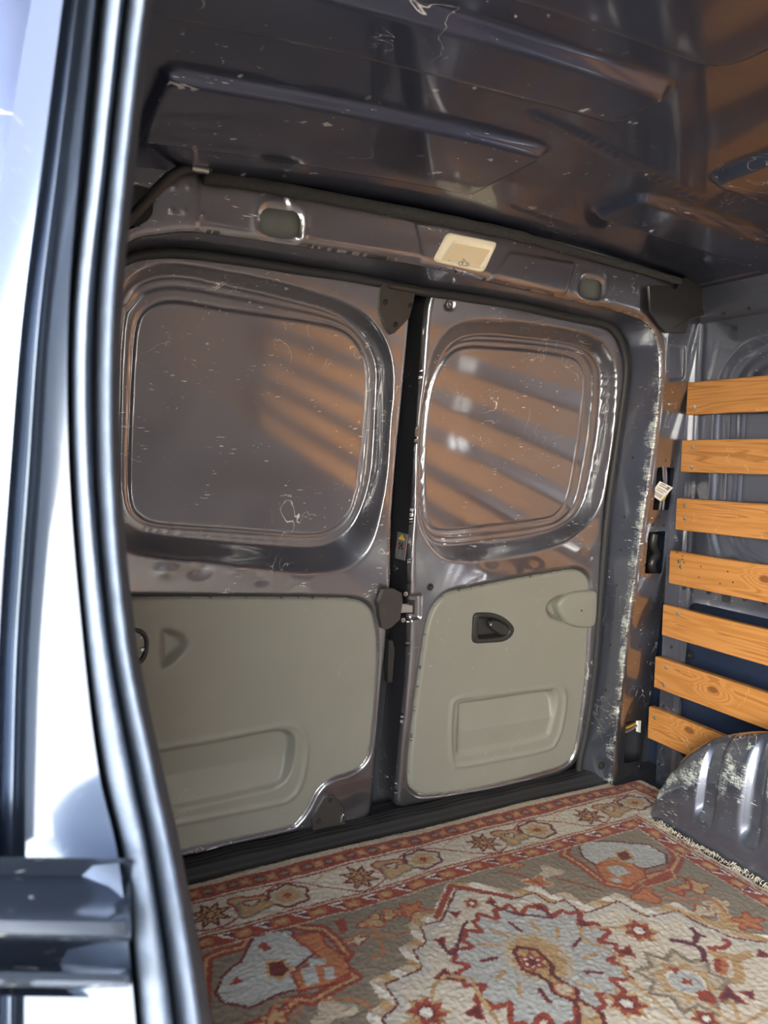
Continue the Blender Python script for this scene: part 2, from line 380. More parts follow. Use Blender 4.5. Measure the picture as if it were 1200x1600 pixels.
# reveal of the opening: from the rolled edge back to the door seal
back_px = [(185, 402), (200, 397), (250, 388), (305, 390), (400, 403), (471, 415), (560, 428), (660, 448), (720, 457), (813, 472), (897, 491), (950, 504), (970, 520), (981, 545),
           (985, 580), (978, 640), (968, 710), (957, 790), (950, 860), (943, 950), (936, 1040), (924, 1130), (912, 1190)]
BC = dxz(back_px, .005, Yd); BC = np.vstack([[.10, -.03], [.10, 1.1], [.12, 1.19], BC[1:], [BC[-1][0] + .004, -.03]])
BCs = smooth_open(BC, 5); n = len(FCs); RV = []; RW = []; NR = 8
for j in range(NR + 1):
    t = j / NR
    for i in range(n):
        x, z = FCs[i] * (1 - t) + BCs[i] * t; y = (float(Yf(FCs[i][0], FCs[i][1])) + .0092) * (1 - t) + (float(Yd(*BCs[i])) + .01) * t
        RV.append((x, y, z)); right = float(sst(1.25, 1.42, np.array(x)))
        RW.append((.20 + .17 * right) * math.exp(-(t / (.28 + .1 * right)) ** 2) + .10 + .06 * right)
RF = [(j * n + i, j * n + i + 1, (j + 1) * n + i + 1, (j + 1) * n + i) for j in range(NR) for i in range(n - 1)]
mesh('opening_reveal', RV, RF, ARCH_SHADE, fr, wear=RW, label='scuffed dark edge of the rear opening')
box('outer_skin', (1.50, 1.60, -.03), (1.76, 1.68, 1.44), GREYDARK, fr)
box('outer_skin', (-.02, 1.60, 1.24), (1.5, 1.70, 1.44), GREYDARK, fr)
box('outer_skin', (-.02, 1.60, -.05), (.10, 1.70, 1.30), GREYDARK, fr)
hb = mesh('beam_backing', [(.035, 1.43, 1.305), (1.5, 1.43, 1.265), (1.5, 1.42, 1.42), (.035, 1.42, 1.42)], [(0, 1, 2, 3)], plain('beam_cavity', (.20, .21, .20), .5), fr)
for p in [(1000, 1010), (1040, 720), (1051, 721), (1030, 808), (1021, 820), (1037, 821), (1019, 905), (712, 424)]:
    q = hit(p, Yf, .0008); bolt('drain_hole', q, (0, -1, 0), .0026, .0006, BLACK, fr)
for (px, py) in [(987, 720), (981, 802), (974, 866), (967, 918), (957, 1008), (943, 1095)]:
    i = int(np.argmin([(v[2] - ony((px, py), 1.47)[2]) ** 2 + (0 if v[0] > 1.2 else 9) for v in RV[4 * n:5 * n]])); v = RV[4 * n + i]
    bolt('drain_hole', v, (-1, .05, 0), .003, .0012, BLACK, fr)
for p in [(272, 292), (295, 293), (268, 330), (288, 331), (316, 336)]:
    bolt('spot_weld', hit(p, Yf, .003), (0, -1, 0), .0022, .0012, PAINT, fr)
q = hit((940, 1196), Yf, .005); bolt('plug', q, (0, -1, 0), .009, .004, BLACK, fr)

# rubber seal round the rear opening
ds = smooth_open(np.array([[b[0], float(Yd(b[0], b[1])) + .002, b[1]] for b in BC[2:]]), 5)
ds = ds + np.stack([-.008 * sst(1.2, 1.42, ds[:, 0]) + .0 * ds[:, 0], 0 * ds[:, 0], -.008 * sst(1.46, 1.2, ds[:, 0])], 1)
tube('door_seal', ds, .010, RUBBER, fr, 10, label='black rubber weather seal')
box('seal_backing', (.0, 1.70, -.05), (1.76, 1.72, 1.44), GREYDARK, fr)

# corner gusset and roof rail at the top of the slatted wall
gz = [(1014, 447), (1040, 446), (1056, 452), (1065, 440), (1071, 434), (1090, 440), (1112, 453), (1120, 470), (1100, 492), (1076, 500), (1072, 520), (1040, 520), (1028, 506), (1016, 486)]
prism('corner_gusset', [hit(p, lambda x, z: Yf(x, z) - .018) for p in gz], (0, -.006, 0), plain('dark_brown_sheet', (.035, .032, .03), .28, .4), fr, label='dark folded sheet-metal gusset in the top corner')

# foam strip where roof and header meet
jl = [(318, 272), (420, 292), (560, 318), (700, 345), (800, 366), (900, 394), (1000, 421), (1062, 440)]
JP = []
for p in jl:
    q = hit(p, lambda x, z: Yf(x, z) - .012); JP.append((q[0], q[1], min(q[2], float(Zr(q[0])) - .008)))
JP = smooth_open(JP, 6); JR = .011 + .002 * rng.random(len(JP)); JR[JP[:, 0] > 1.02] *= .75
tube('foam_strip', JP, JR, FOAM, None, 8, label='dark fuzzy foam strip along the joint of roof and header', cat='foam strip')

# strap at the top left
sp = [(330, 262), (305, 264), (285, 266), (266, 277), (245, 296), (225, 318), (200, 345), (170, 372)]
SP = smooth_open([hit(p, lambda x, z: Yf(x, z) - .030) for p in sp], 5)
st_ = tube('strap', SP, .009, BLACK, None, 8, label='black strap hanging from the roof in front of the round hole', cat='strap')
tube('clip', [hit(p, lambda x, z: Yf(x, z) - .036) for p in [(300, 262), (312, 264), (326, 267)]], .006, STEEL, st_, 8)

# ------------------------------------------------------------------ interior lamp
lc = hit((729, 396), Yf); lamp = empty('interior_lamp', tuple(lc), label='cream plastic interior lamp set into the header beam', cat='lamp')
Lo = dxz([(700, 362), (779, 378), (757, 426), (677, 407)], .004, Yf); lo = sdf(round_poly(Lo, .012, 6)); li = sdf(round_poly(dxz([(711, 379), (768, 390), (750, 418), (692, 406)], .004, Yf), .004, 4))
def lh(U, V): a = -lo(U, V); b = li(U, V); return .006 - roll(a, .006) - .004 * sst(.006, -.002, b)
hfield('lens', Lo[:, 0].min() - .01, Lo[:, 0].max() + .01, Lo[:, 1].min() - .01, Lo[:, 1].max() + .01, .0016, lh, lambda U, V, h: (U, Yf(U, V) - h, V), CREAM, lamp, bound=lo, skirt=(0, .008, 0))
hfield('diffuser', Lo[:, 0].min(), Lo[:, 0].max(), Lo[:, 1].min(), Lo[:, 1].max(), .002, lambda U, V: .0032 + 0 * U, lambda U, V, h: (U, Yf(U, V) - h, V), CREAM2, lamp, bound=lambda a, b: li(a, b) + .001)
for pts in ([(716, 411), (720, 408), (724, 410), (722, 414), (718, 415), (716, 411)], [(722, 413), (724, 408), (727, 408), (730, 412), (729, 415), (724, 415), (722, 413)], [(728, 410), (732, 411), (733, 414), (730, 416), (728, 414)], [(723, 407), (724, 404), (727, 407)]):
    tube('lamp_symbol', [hit(p, Yf, .0068) for p in pts], .0007, INK, lamp, 5)

# ------------------------------------------------------------------ rear doors
def door(name, Bpx, A, B, D, cardpx, label, dents=(), extra=None, corner=None):
    root = empty(name, (XC, 1.55, 0), kind='structure', label=label, cat='door')
    bd = smooth_closed(dxz(Bpx), 3); sb = sdf(bd)
    DP = .052; sA, sB, sD = (sdf(smooth_closed(dxz(q, o_), 4)) for q, o_ in ((A, 0), (B, -DP), (D, -DP))); sc = sdf(smooth_closed(dxz(cardpx), 4))
    de = [(hit(p, Yd), a, w) for p, a, w in dents]
    def h(U, V):
        z = -roll(-sb(U, V), .014)
        a, b, d = -sA(U, V), -sB(U, V), -sD(U, V)
        t = np.where(b >= 0, 1., np.clip(a / np.maximum(a - b, 1e-6), 0, 1)); t = np.where(a <= 0, 0, t)
        z -= DP * (.75 * np.clip((t - .05) / .9, 0, 1) + .25 * sst(.0, 1., t))
        z += np.where(b > 0, .003 * sst(0, .006, b), 0)
        r = np.where((b > 0) & (d < 0), b / np.maximum(b - d, 1e-6), 0.)
        z -= .0028 * np.exp(-((r - .40) / .09) ** 2) * (r > 0)
        z -= .0035 * np.exp(-(d / .0028) ** 2)
        z += .0015 * sst(0, .006, d)
        c = -sc(U, V); z -= .008 * sst(-.009, -.001, c) + .045 * sst(.006, .02, c)
        for (q, am, w) in de: z += .5 * am * np.exp(-(((U - q[0]) / w) ** 2 + ((V - q[2]) / (w * .7)) ** 2))
        if extra: z += extra(U, V)
        z += .0007 * np.sin(U * 17 + V * 9) * np.sin(V * 13 - U * 5) * (a < 0)
        return z
    def wr(U, V):
        e = -sb(U, V); a, b, d = -sA(U, V), -sB(U, V), -sD(U, V)
        w = .20 * np.exp(-(e / .014) ** 2) + .12
        w += .10 * (d > 0) * np.exp(-((U - (.45 if U.mean() < .8 else 1.10)) / .12) ** 2)
        w += .16 * np.exp(-((V - .70) / .03) ** 2) + .14 * sst(.12, .05, V)
        return w
    mesh_ = hfield('inner_panel', bd[:, 0].min() - .01, bd[:, 0].max() + .01, bd[:, 1].min() - .01, bd[:, 1].max() + .01, .0036, h,
                   lambda U, V, hh: (U, Yd(U, V) - hh, V), PAINT, root, bound=sb, wear=wr, skirt=(0, .085, 0), label='pressed grey-blue metal door skin with blanked window')
    return root, h
def card(root, px, base, hfun=None, inset=.006):
    bd = smooth_closed(dxz(px, base), 4); sb = sdf(bd)
    def h(U, V):
        e = -sb(U, V); z = inset - roll(e, .009)
        if hfun: z = z + hfun(U, V)
        return z
    return hfield('door_card', bd[:, 0].min() - .01, bd[:, 0].max() + .01, bd[:, 1].min() - .01, bd[:, 1].max() + .01, .0032, h,
                  lambda U, V, hh: (U, Yd(U, V) - hh, V), CARD, root, bound=sb, skirt=(0, .02, 0), label='grey plastic door card with moulded storage pocket')

L_B = [(140, 405), (200, 398), (263, 391), (400, 407), (520, 425), (597, 438), (634, 446), (645, 456), (643, 490), (632, 610), (620, 740), (614, 830), (613, 905), (606, 1000), (596, 1100), (588, 1200), (583, 1262), (574, 1279), (547, 1287), (472, 1301), (305, 1338), (200, 1364), (120, 1384), (120, 900), (130, 500)]
L_A = [(165, 500), (190, 457), (205, 434), (230, 417), (263, 410), (347, 421), (430, 438), (513, 461), (555, 478), (584, 502), (605, 536), (614, 573), (615, 615), (611, 657), (605, 740), (599, 783), (588, 837), (570, 871), (538, 890), (490, 898), (430, 895), (347, 884), (263, 876), (205, 866), (172, 845), (157, 800), (155, 700)]
L_Bw = [(178, 500), (193, 470), (209, 448), (242, 434), (284, 432), (347, 444), (430, 463), (513, 486), (547, 507), (572, 536), (586, 573), (586, 615), (582, 698), (578, 740), (567, 783), (547, 821), (513, 846), (472, 852), (347, 844), (242, 833), (205, 820), (182, 790), (174, 720)]
L_D = [(205, 573), (212, 507), (226, 484), (251, 471), (284, 470), (347, 481), (430, 493), (513, 507), (547, 523), (565, 548), (574, 586), (571, 657), (562, 740), (555, 775), (542, 808), (513, 831), (472, 837), (347, 828), (247, 821), (215, 808), (201, 783), (199, 721)]
L_C = [(140, 934), (205, 933), (350, 933), (500, 934), (550, 936), (574, 945), (585, 966), (590, 1017), (586, 1096), (579, 1165), (568, 1193), (547, 1207), (518, 1217), (497, 1234), (481, 1263), (467, 1282), (447, 1294), (347, 1316), (297, 1327), (200, 1350), (135, 1362), (130, 1150)]
d1, _ = door('door_1', L_B, L_A, L_Bw, L_D, L_C, 'left-hand rear door with wide blanked window and grey door card',
             dents=[((262, 893), .006, .018), ((312, 890), -.007, .02), ((370, 893), .005, .014), ((410, 905), -.004, .02), ((470, 910), .004, .03), ((562, 1258), -.007, .035)])
oP = sdf(smooth_closed(dxz([(140, 1192), (257, 1166), (350, 1149), (440, 1132), (466, 1138), (478, 1162), (470, 1220), (452, 1246), (420, 1256), (280, 1284), (140, 1312)]), 4))
iP = sdf(smooth_closed(dxz([(140, 1199), (257, 1171), (350, 1154), (432, 1138), (454, 1142), (462, 1160), (454, 1205), (436, 1229), (400, 1240), (270, 1268), (140, 1292)]), 4))
lowP = sdf(smooth_closed(dxz([(135, 1243), (270, 1218), (360, 1204), (430, 1190), (447, 1170), (440, 1144), (380, 1148), (260, 1172), (135, 1200)]), 4))
moon = sdf(smooth_closed(dxz([(249, 985), (258, 980), (272, 982), (286, 988), (296, 1001), (293, 1016), (279, 1031), (262, 1042), (250, 1043), (247, 1015)]), 4))
def lch(U, V):
    z = .004 * np.exp(-(oP(U, V) / .006) ** 2) - .030 * sst(.001, -.016, iP(U, V)) * np.clip((V - .105) / .10, .25, 1)
    m = moon(U, V); cx = hit((249, 1015), Yd)[0]; z -= .03 * sst(.001, -.022, m) * np.clip(1.15 - (U - cx) / .075, .15, 1)
    return z
card(d1, L_C, .003, lch)

R_B = [(672, 460), (685, 455), (767, 468), (872, 490), (942, 506), (963, 522), (974, 545), (978, 575), (976, 615), (966, 675), (950, 775), (943, 858), (940, 925), (934, 1000), (925, 1092), (912, 1167), (895, 1200), (852, 1219), (768, 1237), (660, 1257), (630, 1263), (620, 1255), (621, 1225), (627, 1154), (636, 1062), (639, 1000), (640, 930), (641, 870), (644, 815), (655, 650), (664, 510)]
R_A = [(684, 533), (701, 512), (726, 500), (755, 498), (830, 504), (892, 515), (926, 525), (949, 542), (961, 567), (963, 608), (957, 692), (945, 767), (932, 802), (911, 828), (872, 853), (810, 870), (747, 878), (705, 877), (680, 862), (660, 833), (652, 800), (651, 740), (657, 640), (668, 570)]
R_Bw = [(688, 560), (705, 537), (730, 525), (767, 523), (830, 529), (880, 535), (913, 546), (932, 567), (937, 600), (932, 671), (920, 742), (906, 792), (880, 820), (830, 836), (747, 847), (697, 851), (669, 842), (656, 805), (654.5, 740), (660, 650), (672, 595)]
R_D = [(659, 775), (660, 692), (669, 612), (686, 570), (706, 548), (730, 540), (767, 541), (830, 546), (880, 554), (900, 562), (910, 579), (912, 608), (905, 671), (895, 733), (886, 775), (872, 800), (847, 812), (747, 825), (690, 830), (666, 818)]
R_C = [(643, 1154), (656, 1050), (668, 975), (681, 944), (702, 926), (735, 919), (810, 904), (880, 892), (904, 891), (919, 904), (922, 930), (920, 975), (916, 1050), (908, 1117), (898, 1172), (884, 1193), (852, 1206), (747, 1232), (672, 1242), (648, 1237), (639, 1218)]
rec = sdf(round_poly(dxz([(642, 928), (660, 928), (658, 968), (638, 970)]), .006, 4)); dimp = hit((704, 475), Yd)
def r_extra(U, V):
    z = -.008 * sst(.001, -.006, rec(U, V)); d = np.hypot(U - dimp[0], V - dimp[2])
    return z - .006 * sst(.014, .010, d) + .005 * sst(.006, .003, d)
d2, _ = door('door_2', R_B, R_A, R_Bw, R_D, R_C, 'right-hand rear door with narrow blanked window and black inner handle',
             dents=[((920, 858), .006, .018), ((830, 888), -.004, .03), ((760, 893), .003, .03)], extra=r_extra)
oP2 = sdf(smooth_closed(dxz([(704, 1104), (709, 1093), (725, 1088), (768, 1083), (850, 1073), (870, 1073), (881, 1086), (876, 1130), (867, 1156), (850, 1170), (768, 1187), (720, 1195), (706, 1190), (702, 1154)]), 4))
iP2 = sdf(smooth_closed(dxz([(714, 1112), (718, 1097), (768, 1089), (850, 1077), (865, 1080), (869, 1096), (862, 1133), (847, 1154), (768, 1171), (718, 1181), (709, 1167)]), 4))
lowP2 = sdf(smooth_closed(dxz([(722, 1145), (722, 1100), (768, 1092), (850, 1080), (862, 1086), (858, 1110), (842, 1128), (790, 1140)]), 4))
fing = sdf(smooth_closed(dxz([(850, 952), (856, 938), (868, 930), (880, 929), (886, 950), (886, 974), (870, 972), (857, 966)]), 4))
hand = sdf(smooth_closed(dxz([(742, 962), (748, 959), (768, 960), (787, 968), (800, 981), (796, 993), (784, 1001), (745, 1003), (741, 998)]), 4))
def rch(U, V):
    return .004 * np.exp(-(oP2(U, V) / .006) ** 2) - .030 * sst(.001, -.016, iP2(U, V)) * np.clip((V - .165) / .10, .25, 1) - .018 * sst(.001, -.02, fing(U, V)) - .02 * sst(-.001, -.006, hand(U, V))
card(d2, R_C, .003, rch)

# inner handle of the right door
def dring(root, name, outer_px, inner_px, z0, z1, mat, **k):
    """raised rim between two outlines"""
    so = sdf(smooth_closed(dxz(outer_px, z0), 4)); si = sdf(smooth_closed(dxz(inner_px, z0), 4)); P = dxz(outer_px, z0)
    def h(U, V):
        a = -so(U, V); b = si(U, V); return z1 - roll(a, .004) - .022 * sst(.002, -.008, b)
    return hfield(name, P[:, 0].min() - .006, P[:, 0].max() + .006, P[:, 1].min() - .006, P[:, 1].max() + .006, .0016, h, lambda U, V, hh: (U, Yd(U, V) - hh, V), mat, root, bound=so, skirt=(0, .02, 0), **k)
dh = dring(d2, 'door_handle', [(739, 966), (742, 959), (750, 957), (770, 958), (789, 966), (802, 980), (799, 993), (786, 1002), (765, 1004), (744, 1005), (738, 1000), (738, 985)],
      [(746, 968), (750, 964), (769, 965), (784, 971), (794, 981), (792, 990), (781, 995), (750, 998), (746, 993)], .008, .013, BLACK, label='black plastic inner door handle')
lev = [(764, 972), (776, 969), (788, 974), (797, 983), (794, 991), (784, 993), (773, 987), (766, 980)]
prism('lever', [hit(p, Yd, .012) for p in smooth_closed(lev, 3)], (0, -.010, 0), BLACK, dh, bev=.004); bolt('screw', hit((767, 976), Yd, .012), (0, -1, 0), .0025, .002, STEEL, dh)
# cover of the check strap
cv = smooth_closed([(870, 948), (876, 935), (890, 926), (910, 923), (929, 923), (932, 935), (931, 960), (928, 975), (918, 981), (896, 979), (880, 970)], 4)
so = sdf(dxz(cv, .01)); P = dxz(cv, .01)
cvo = hfield('strap_cover', P[:, 0].min() - .006, P[:, 0].max() + .006, P[:, 1].min() - .006, P[:, 1].max() + .006, .002, lambda U, V: .016 - roll(-so(U, V), .008) + .006 * (1 - np.exp(so(U, V) / .02)),
             lambda U, V, h: (U, Yd(U, V) - h, V), CARD, d2, bound=so, skirt=(0, .03, 0), label='rounded grey plastic cover at the hinge side')
bolt('screw', hit((909, 954), Yd, .0225), (0, -1, 0), .002, .001, BLACK, cvo)
# latch handle on the left door, partly behind the pillar
lh_ = dring(d1, 'door_handle', [(190, 985), (205, 981), (222, 984), (231, 995), (232, 1015), (226, 1032), (212, 1042), (190, 1045)], [(195, 990), (207, 987), (219, 990), (226, 999), (226, 1014), (221, 1027), (210, 1035), (195, 1038)], .008, .012, BLACK, label='black latch handle on the left door card')
bolt('latch_button', hit((222, 1014), Yd, .004), (0, -1, 0), .006, .006, STEEL, lh_)
bolt('latch_button', hit((220, 996), Yd, .004), (0, -1, 0), .004, .004, STEEL, lh_)

# lock plates on the edge of the left door
p1 = prism('lock_plate', [hit(p, Yd, .012) for p in [(598, 441), (594, 462), (594, 483), (607, 517), (612, 522), (617, 520), (640, 497), (647, 470), (650, 446)]], (0, -.012, 0), DGREY, d1, label='black triangular lock plate at the top corner')
for p in [(602, 472), (641, 477), (618, 507)]: bolt('bolt', hit(p, Yd, .012), (0, -1, 0), .0052, .005, BLACK, p1)
tube('lock_rod', [hit(p, Yd, .022) for p in [(608, 446), (634, 451), (662, 456)]], .006, DGREY, p1, 10)
p2 = prism('striker_plate', [hit(p, Yd, .022) for p in [(592, 943), (600, 922), (605, 919), (616, 920), (628, 927), (630, 940), (627, 958), (626, 968), (613, 980), (605, 984), (597, 982), (593, 963)]], (0, -.016, 0), DGREY, d1, label='dark latch plate with steel tongue between the doors')
bolt('bolt', hit((601, 953), Yd, .022), (0, -1, 0), .004, .002, DGREY, p2); bolt('bolt_hole', hit((619, 951), Yd, .022), (0, -1, 0), .0025, .0006, BLACK, p2)
prism('tongue', [hit(p, Yd, .018) for p in [(626, 943), (645, 946), (645, 957), (626, 958)]], (0, -.014, 0), STEEL, p2)
for p in [(634, 928), (630, 969)]: bolt('bolt', hit(p, Yd, .010), (0, -1, 0), .0042, .006, STEEL, p2)
p3 = prism('lock_plate', [hit(p, Yd, .010) for p in [(488, 1280), (507, 1247), (513, 1243), (522, 1245), (537, 1262), (538, 1280), (544, 1296), (495, 1306), (489, 1298)]], (0, -.014, 0), DGREY, d1, label='black triangular lock plate at the bottom corner')
for p in [(516, 1250), (497, 1282)]: bolt('bolt', hit(p, Yd, .010), (0, -1, 0), .0055, .005, BLACK, p3)
tube('hook', [hit(p, Yd, .012) for p in [(533, 1284), (534, 1276), (537, 1272)]], .003, STEEL, p3, 8)
prism('release_lever', [hit(p, Yd, -.02) for p in [(608, 1000), (614, 1001), (617, 1015), (613, 1066), (606, 1067), (606, 1030)]], (0, -.02, 0), BLACK, d1)
bolt('rubber_stop', hit((672, 917), Yd, .0), (0, -1, 0), .0075, .008, BLACK, d2)
bolt('screw', dimp + [0, -.001, 0], (0, -1, 0), .005, .003, PAINT, d2)
bolt('catch', hit((634, 1046), Yd, -.02), (-1, 0, 0), .004, .003, STEEL, d2)
prism('latch_opening', [hit(p, Yd, -.006) for p in [(640, 938), (649, 938), (648, 960), (639, 960)]], (0, -.002, 0), BLACK, d2)
# warning sticker on the edge of the right door
ex = hit((644, 815), Yd)[0] - .0015
def edge(p):
    q = onx(p, ex); return q
S4 = [edge(p) for p in [(621, 831), (637, 835), (632, 876), (617, 872)]]
stk = prism('warning_sticker', S4, (-.0015, 0, 0), STICK, d2, bev=.0005, label='small grey warning sticker with yellow triangle')
def sq(u, v): return (1 - v) * ((1 - u) * S4[0] + u * S4[1]) + v * ((1 - u) * S4[3] + u * S4[2]) + np.array([-.0006, 0, 0])
mesh('warning_triangle', [sq(.15, .25), sq(.85, .25), sq(.5, .05)], [(0, 1, 2)], YELLOW, stk, smooth=False)
mesh('exclamation_mark', [sq(.46, .12) - [.0003, 0, 0], sq(.54, .12) - [.0003, 0, 0], sq(.54, .21) - [.0003, 0, 0], sq(.46, .21) - [.0003, 0, 0]], [(0, 1, 2, 3)], INK, stk, smooth=False)
for (u0, u1, v0, v1, m_) in [(.05, .16, .36, .56, REDP), (.84, .95, .36, .56, REDP), (.30, .42, .34, .46, BLACK), (.58, .70, .34, .46, BLACK), (.40, .60, .44, .52, BLACK), (.28, .42, .52, .62, BLACK), (.58, .72, .52, .62, BLACK), (.44, .56, .66, .88, INK)]:
    mesh('pictogram', [sq(u0, v0), sq(u1, v0), sq(u1, v1), sq(u0, v1)], [(0, 1, 2, 3)], m_, stk, smooth=False)

# ------------------------------------------------------------------ sill strip behind the rug
def sill():
    def h(U, V):
        t = (V - 1.525) / .12
        return .020 * sst(0, .35, t) + .002 * np.sin(V * 420) * (t < .7) - .006 * sst(.6, 1, t) + .002 * np.sin(U * 31) * sst(.2, .5, t)
    return hfield('sill_mat', .05, 1.50, 1.50, 1.66, .005, h, lambda U, V, h: (U, V, -.010 + h), RUBBER, label='black ribbed rubber sill mat under the rear doors', cat='mat', skirt=(0, 0, -.003))
sill()

# ------------------------------------------------------------------ slatted side wall
XW = 1.637
wr_ = empty('wall_right', (XW, .3, 0), kind='structure', label='blue-grey pressed side panel behind the wooden slats', cat='wall')
def wp(px, x=XW): return [(onx(p, x)[1], onx(p, x)[2]) for p in px]
openL = sdf(round_poly([(1.405, .10), (1.392, .525), (.60, .525), (.60, .10)], .03, 6))
arc1 = sdf(round_poly([(1.345, .60), (1.345, 1.20), (.45, 1.20), (.45, .60)], .16, 10)); arc2 = sdf(round_poly([(1.300, .64), (1.300, 1.165), (.49, 1.165), (.49, .64)], .13, 10)); arc3 = sdf(round_poly([(1.275, .66), (1.275, 1.14), (.51, 1.14), (.51, .66)], .11, 10))
def wh(U, V):
    h = .004 * sst(1.415, 1.42, U) - .003 * np.exp(-((U - 1.395) / .004) ** 2)
    h -= .010 * sst(.005, -.02, arc1(U, V)) ; h -= .006 * sst(.002, -.006, arc2(U, V)); h -= .006 * sst(.002, -.006, arc3(U, V))
    h += .003 * np.exp(-(openL(U, V) / .006) ** 2)
    return h
hfield('side_panel', -1.55, 1.475, -.03, 1.30, .006, wh, lambda U, V, h: (XW - h, U, V), ARCH_SHADE, wr_, holes=[openL], wear=lambda U, V: .18 + 0 * U)
box('outer_skin', (1.735, -1.6, -.05), (1.76, 1.72, 1.44), plain('navy_outer_skin', (.03, .045, .09), .4, .3), wr_)
# roof rail: swept profile along the van
prof = [(1.50, 1.352), (1.548, 1.349), (1.565, 1.335), (1.575, 1.345), (1.592, 1.338), (1.602, 1.31), (1.622, 1.275), (1.632, 1.258), (1.646, 1.252), (1.646, 1.22)]
ys = np.linspace(-1.55, 1.40, 70); V = [(x, y, z) for y in ys for (x, z) in prof]; m = len(prof)
mesh('roof_rail', V, [(i * m + j, i * m + j + 1, (i + 1) * m + j + 1, (i + 1) * m + j) for i in range(len(ys) - 1) for j in range(m - 1)], ARCH_SHADE, wr_, auto=60, wear=[.30] * len(V), label='dark roof side rail')
for p in [(1142, 460), (1165, 466), (1170, 482), (1131, 490)]: bolt('rail_hole', onx(p, 1.615), (-1, 0, -.6), .004, .001, BLACK, wr_)
for p in [(1148, 512), (1068, 919), (1080, 921), (1106, 926), (1163, 937), (1194, 943), (1049, 1011), (1037, 1103), (1030, 1194)]:
    bolt('panel_hole', onx(p, XW - .004), (-1, 0, 0), .004, .001, BLACK, wr_)
box('panel_hole', tuple(onx((1133, 936), XW - .005) - [.001, .009, .008]), tuple(onx((1133, 936), XW - .005) + [.001, .009, .008]), BLACK, wr_)
bolt('fixing', onx((1078, 1024), 1.70), (-1, 0, 0), .008, .01, BLACK, wr_)

slats = [(1.420, 1.104, 1.019), (1.429, .954, .869), (1.437, .800, .715), (1.451, .656, .566), (1.466, .503, .417), (1.485, .351, .263), (1.499, .204, .112)]
XS = 1.613
words_ = ['topmost wooden slat on the side wall, above the seat of the arched pressing', 'second wooden slat from the top of the side wall', 'third wooden slat from the top, beside the white cable tag',
          'fourth wooden slat from the top, peppered with small dark holes', 'fifth wooden slat from the top of the side wall', 'sixth wooden slat from the top, with one knot, just above the wheel arch', 'shortest and lowest wooden slat, with a round knot, running into the wheel arch']
words_[0] = 'topmost wooden slat on the side wall, just under the roof rail'
kn = [(0, 5, 5), (0, 5, 5), (0, 5, 5), tuple(onx((1195, 905), XS)), (0, 5, 5), tuple(onx((1114, 1078), XS)), tuple(onx((1077, 1141), XS))]
scr = [[(1085, 636)], [(1083, 699), (1081, 730)], [(1070, 790), (1070, 810)], [(1061, 877), (1064, 886)], [(1059, 959)], [(1041, 1043), (1037, 1070)], [(1023, 1122)]]
for i, (ye, zt, zb) in enumerate(slats):
    ye = ye * XS / 1.62; y0 = -1.50 if i < 6 else 1.243
    zt = H + (zt - H) * XS / 1.62; zb = H + (zb - H) * XS / 1.62; c = .002
    o = empty('wooden_slat', (XS, ye, (zt + zb) / 2), label=words_[i], cat='slat', group='wooden slats screwed to the side wall'); o['group'] = 'wooden slats screwed to the side wall'
    ysl = np.linspace(y0, ye, 40); V = []
    for k_, y in enumerate(ysl):
        wob = .0015 * math.sin(y * 6 + i)
        for (x, z) in [(XS, zb + c), (XS, zt - c), (XS + c, zt), (XS + .018, zt), (XS + .018, zb), (XS + c, zb)]: V.append((x, y, z + wob))
    Fc = [(a * 6 + j, a * 6 + (j + 1) % 6, (a + 1) * 6 + (j + 1) % 6, (a + 1) * 6 + j) for a in range(39) for j in range(6)] + [tuple(range(6)), tuple(range(39 * 6, 40 * 6))[::-1]]
    b = mesh('board', V, Fc, WOOD, o, auto=30); b['knot'] = tuple(np.array(kn[i]) - np.array(o.location))
    for p in scr[i]: bolt('screw', onx(p, XS - .0005), (-1, 0, 0), .0042, .0015, STEEL, o)
    if i == 3:
        for p in [(1058, 863), (1066, 869), (1066, 874), (1069, 879), (1095, 885), (1117, 870), (1137, 893), (1092, 902), (1125, 912), (1145, 910)]: bolt('nail_hole', onx(p, XS - .0004), (-1, 0, 0), .0016, .0005, BLACK, o)

# ------------------------------------------------------------------ wheel arch
def arch():
    yc, a, hh = .72, .605, .335; n_ = 170; V = []; Wt = []; rows = 46
    ribs = [1.165, 1.045, .925, .805]
    for i in range(n_ + 1):
        u0 = math.cos(math.pi * i / n_); u0 = math.copysign(abs(u0) ** .75, u0)
        pz = hh * max(0., 1 - abs(u0) ** 2.6) ** .45
        for j in range(rows + 1):
            t = j / rows                       # 0: foot of the inner face ... 1: at the side wall
            if t < .65:
                u = t / .65; ph = u * math.pi / 2
                x = 1.449 + .024 * u + .060 * (1 - math.cos(ph)) ** 1.7; zf = math.sin(ph) ** .75
            else:
                u = (t - .65) / .35; x = 1.533 + u * (1.631 - 1.533); zf = 1.0 - .33 * u
            ae = a - .055 * float(sst(1.52, 1.63, np.array(x)))
            y = yc + u0 * ae; z = pz * zf - .011 * (1 - zf)
            d = 0.
            band = float(sst(.055, .085, np.array(z)) * sst(.66, .50, np.array(t)))
            for rb in ribs: d += .017 * float(sst(.027, .018, np.array(abs(y - rb))))
            x += d * band
            V.append((x, y, z))
            Wt.append(.31 + .22 * math.exp(-((t - .28) / .16) ** 2) - .16 * (d * band > .008) - .22 * (t > .55) + .03 * (y > 1.21))
    m_ = rows + 1
    Fc = [(i * m_ + j, i * m_ + j + 1, (i + 1) * m_ + j + 1, (i + 1) * m_ + j) for i in range(n_) for j in range(rows)]
    return mesh('wheel_arch', V, Fc, ARCH_SHADE, None, wear=Wt, label='badly scuffed blue-grey wheel arch with pressed ribs beside the rug', cat='wheel arch')
arch()

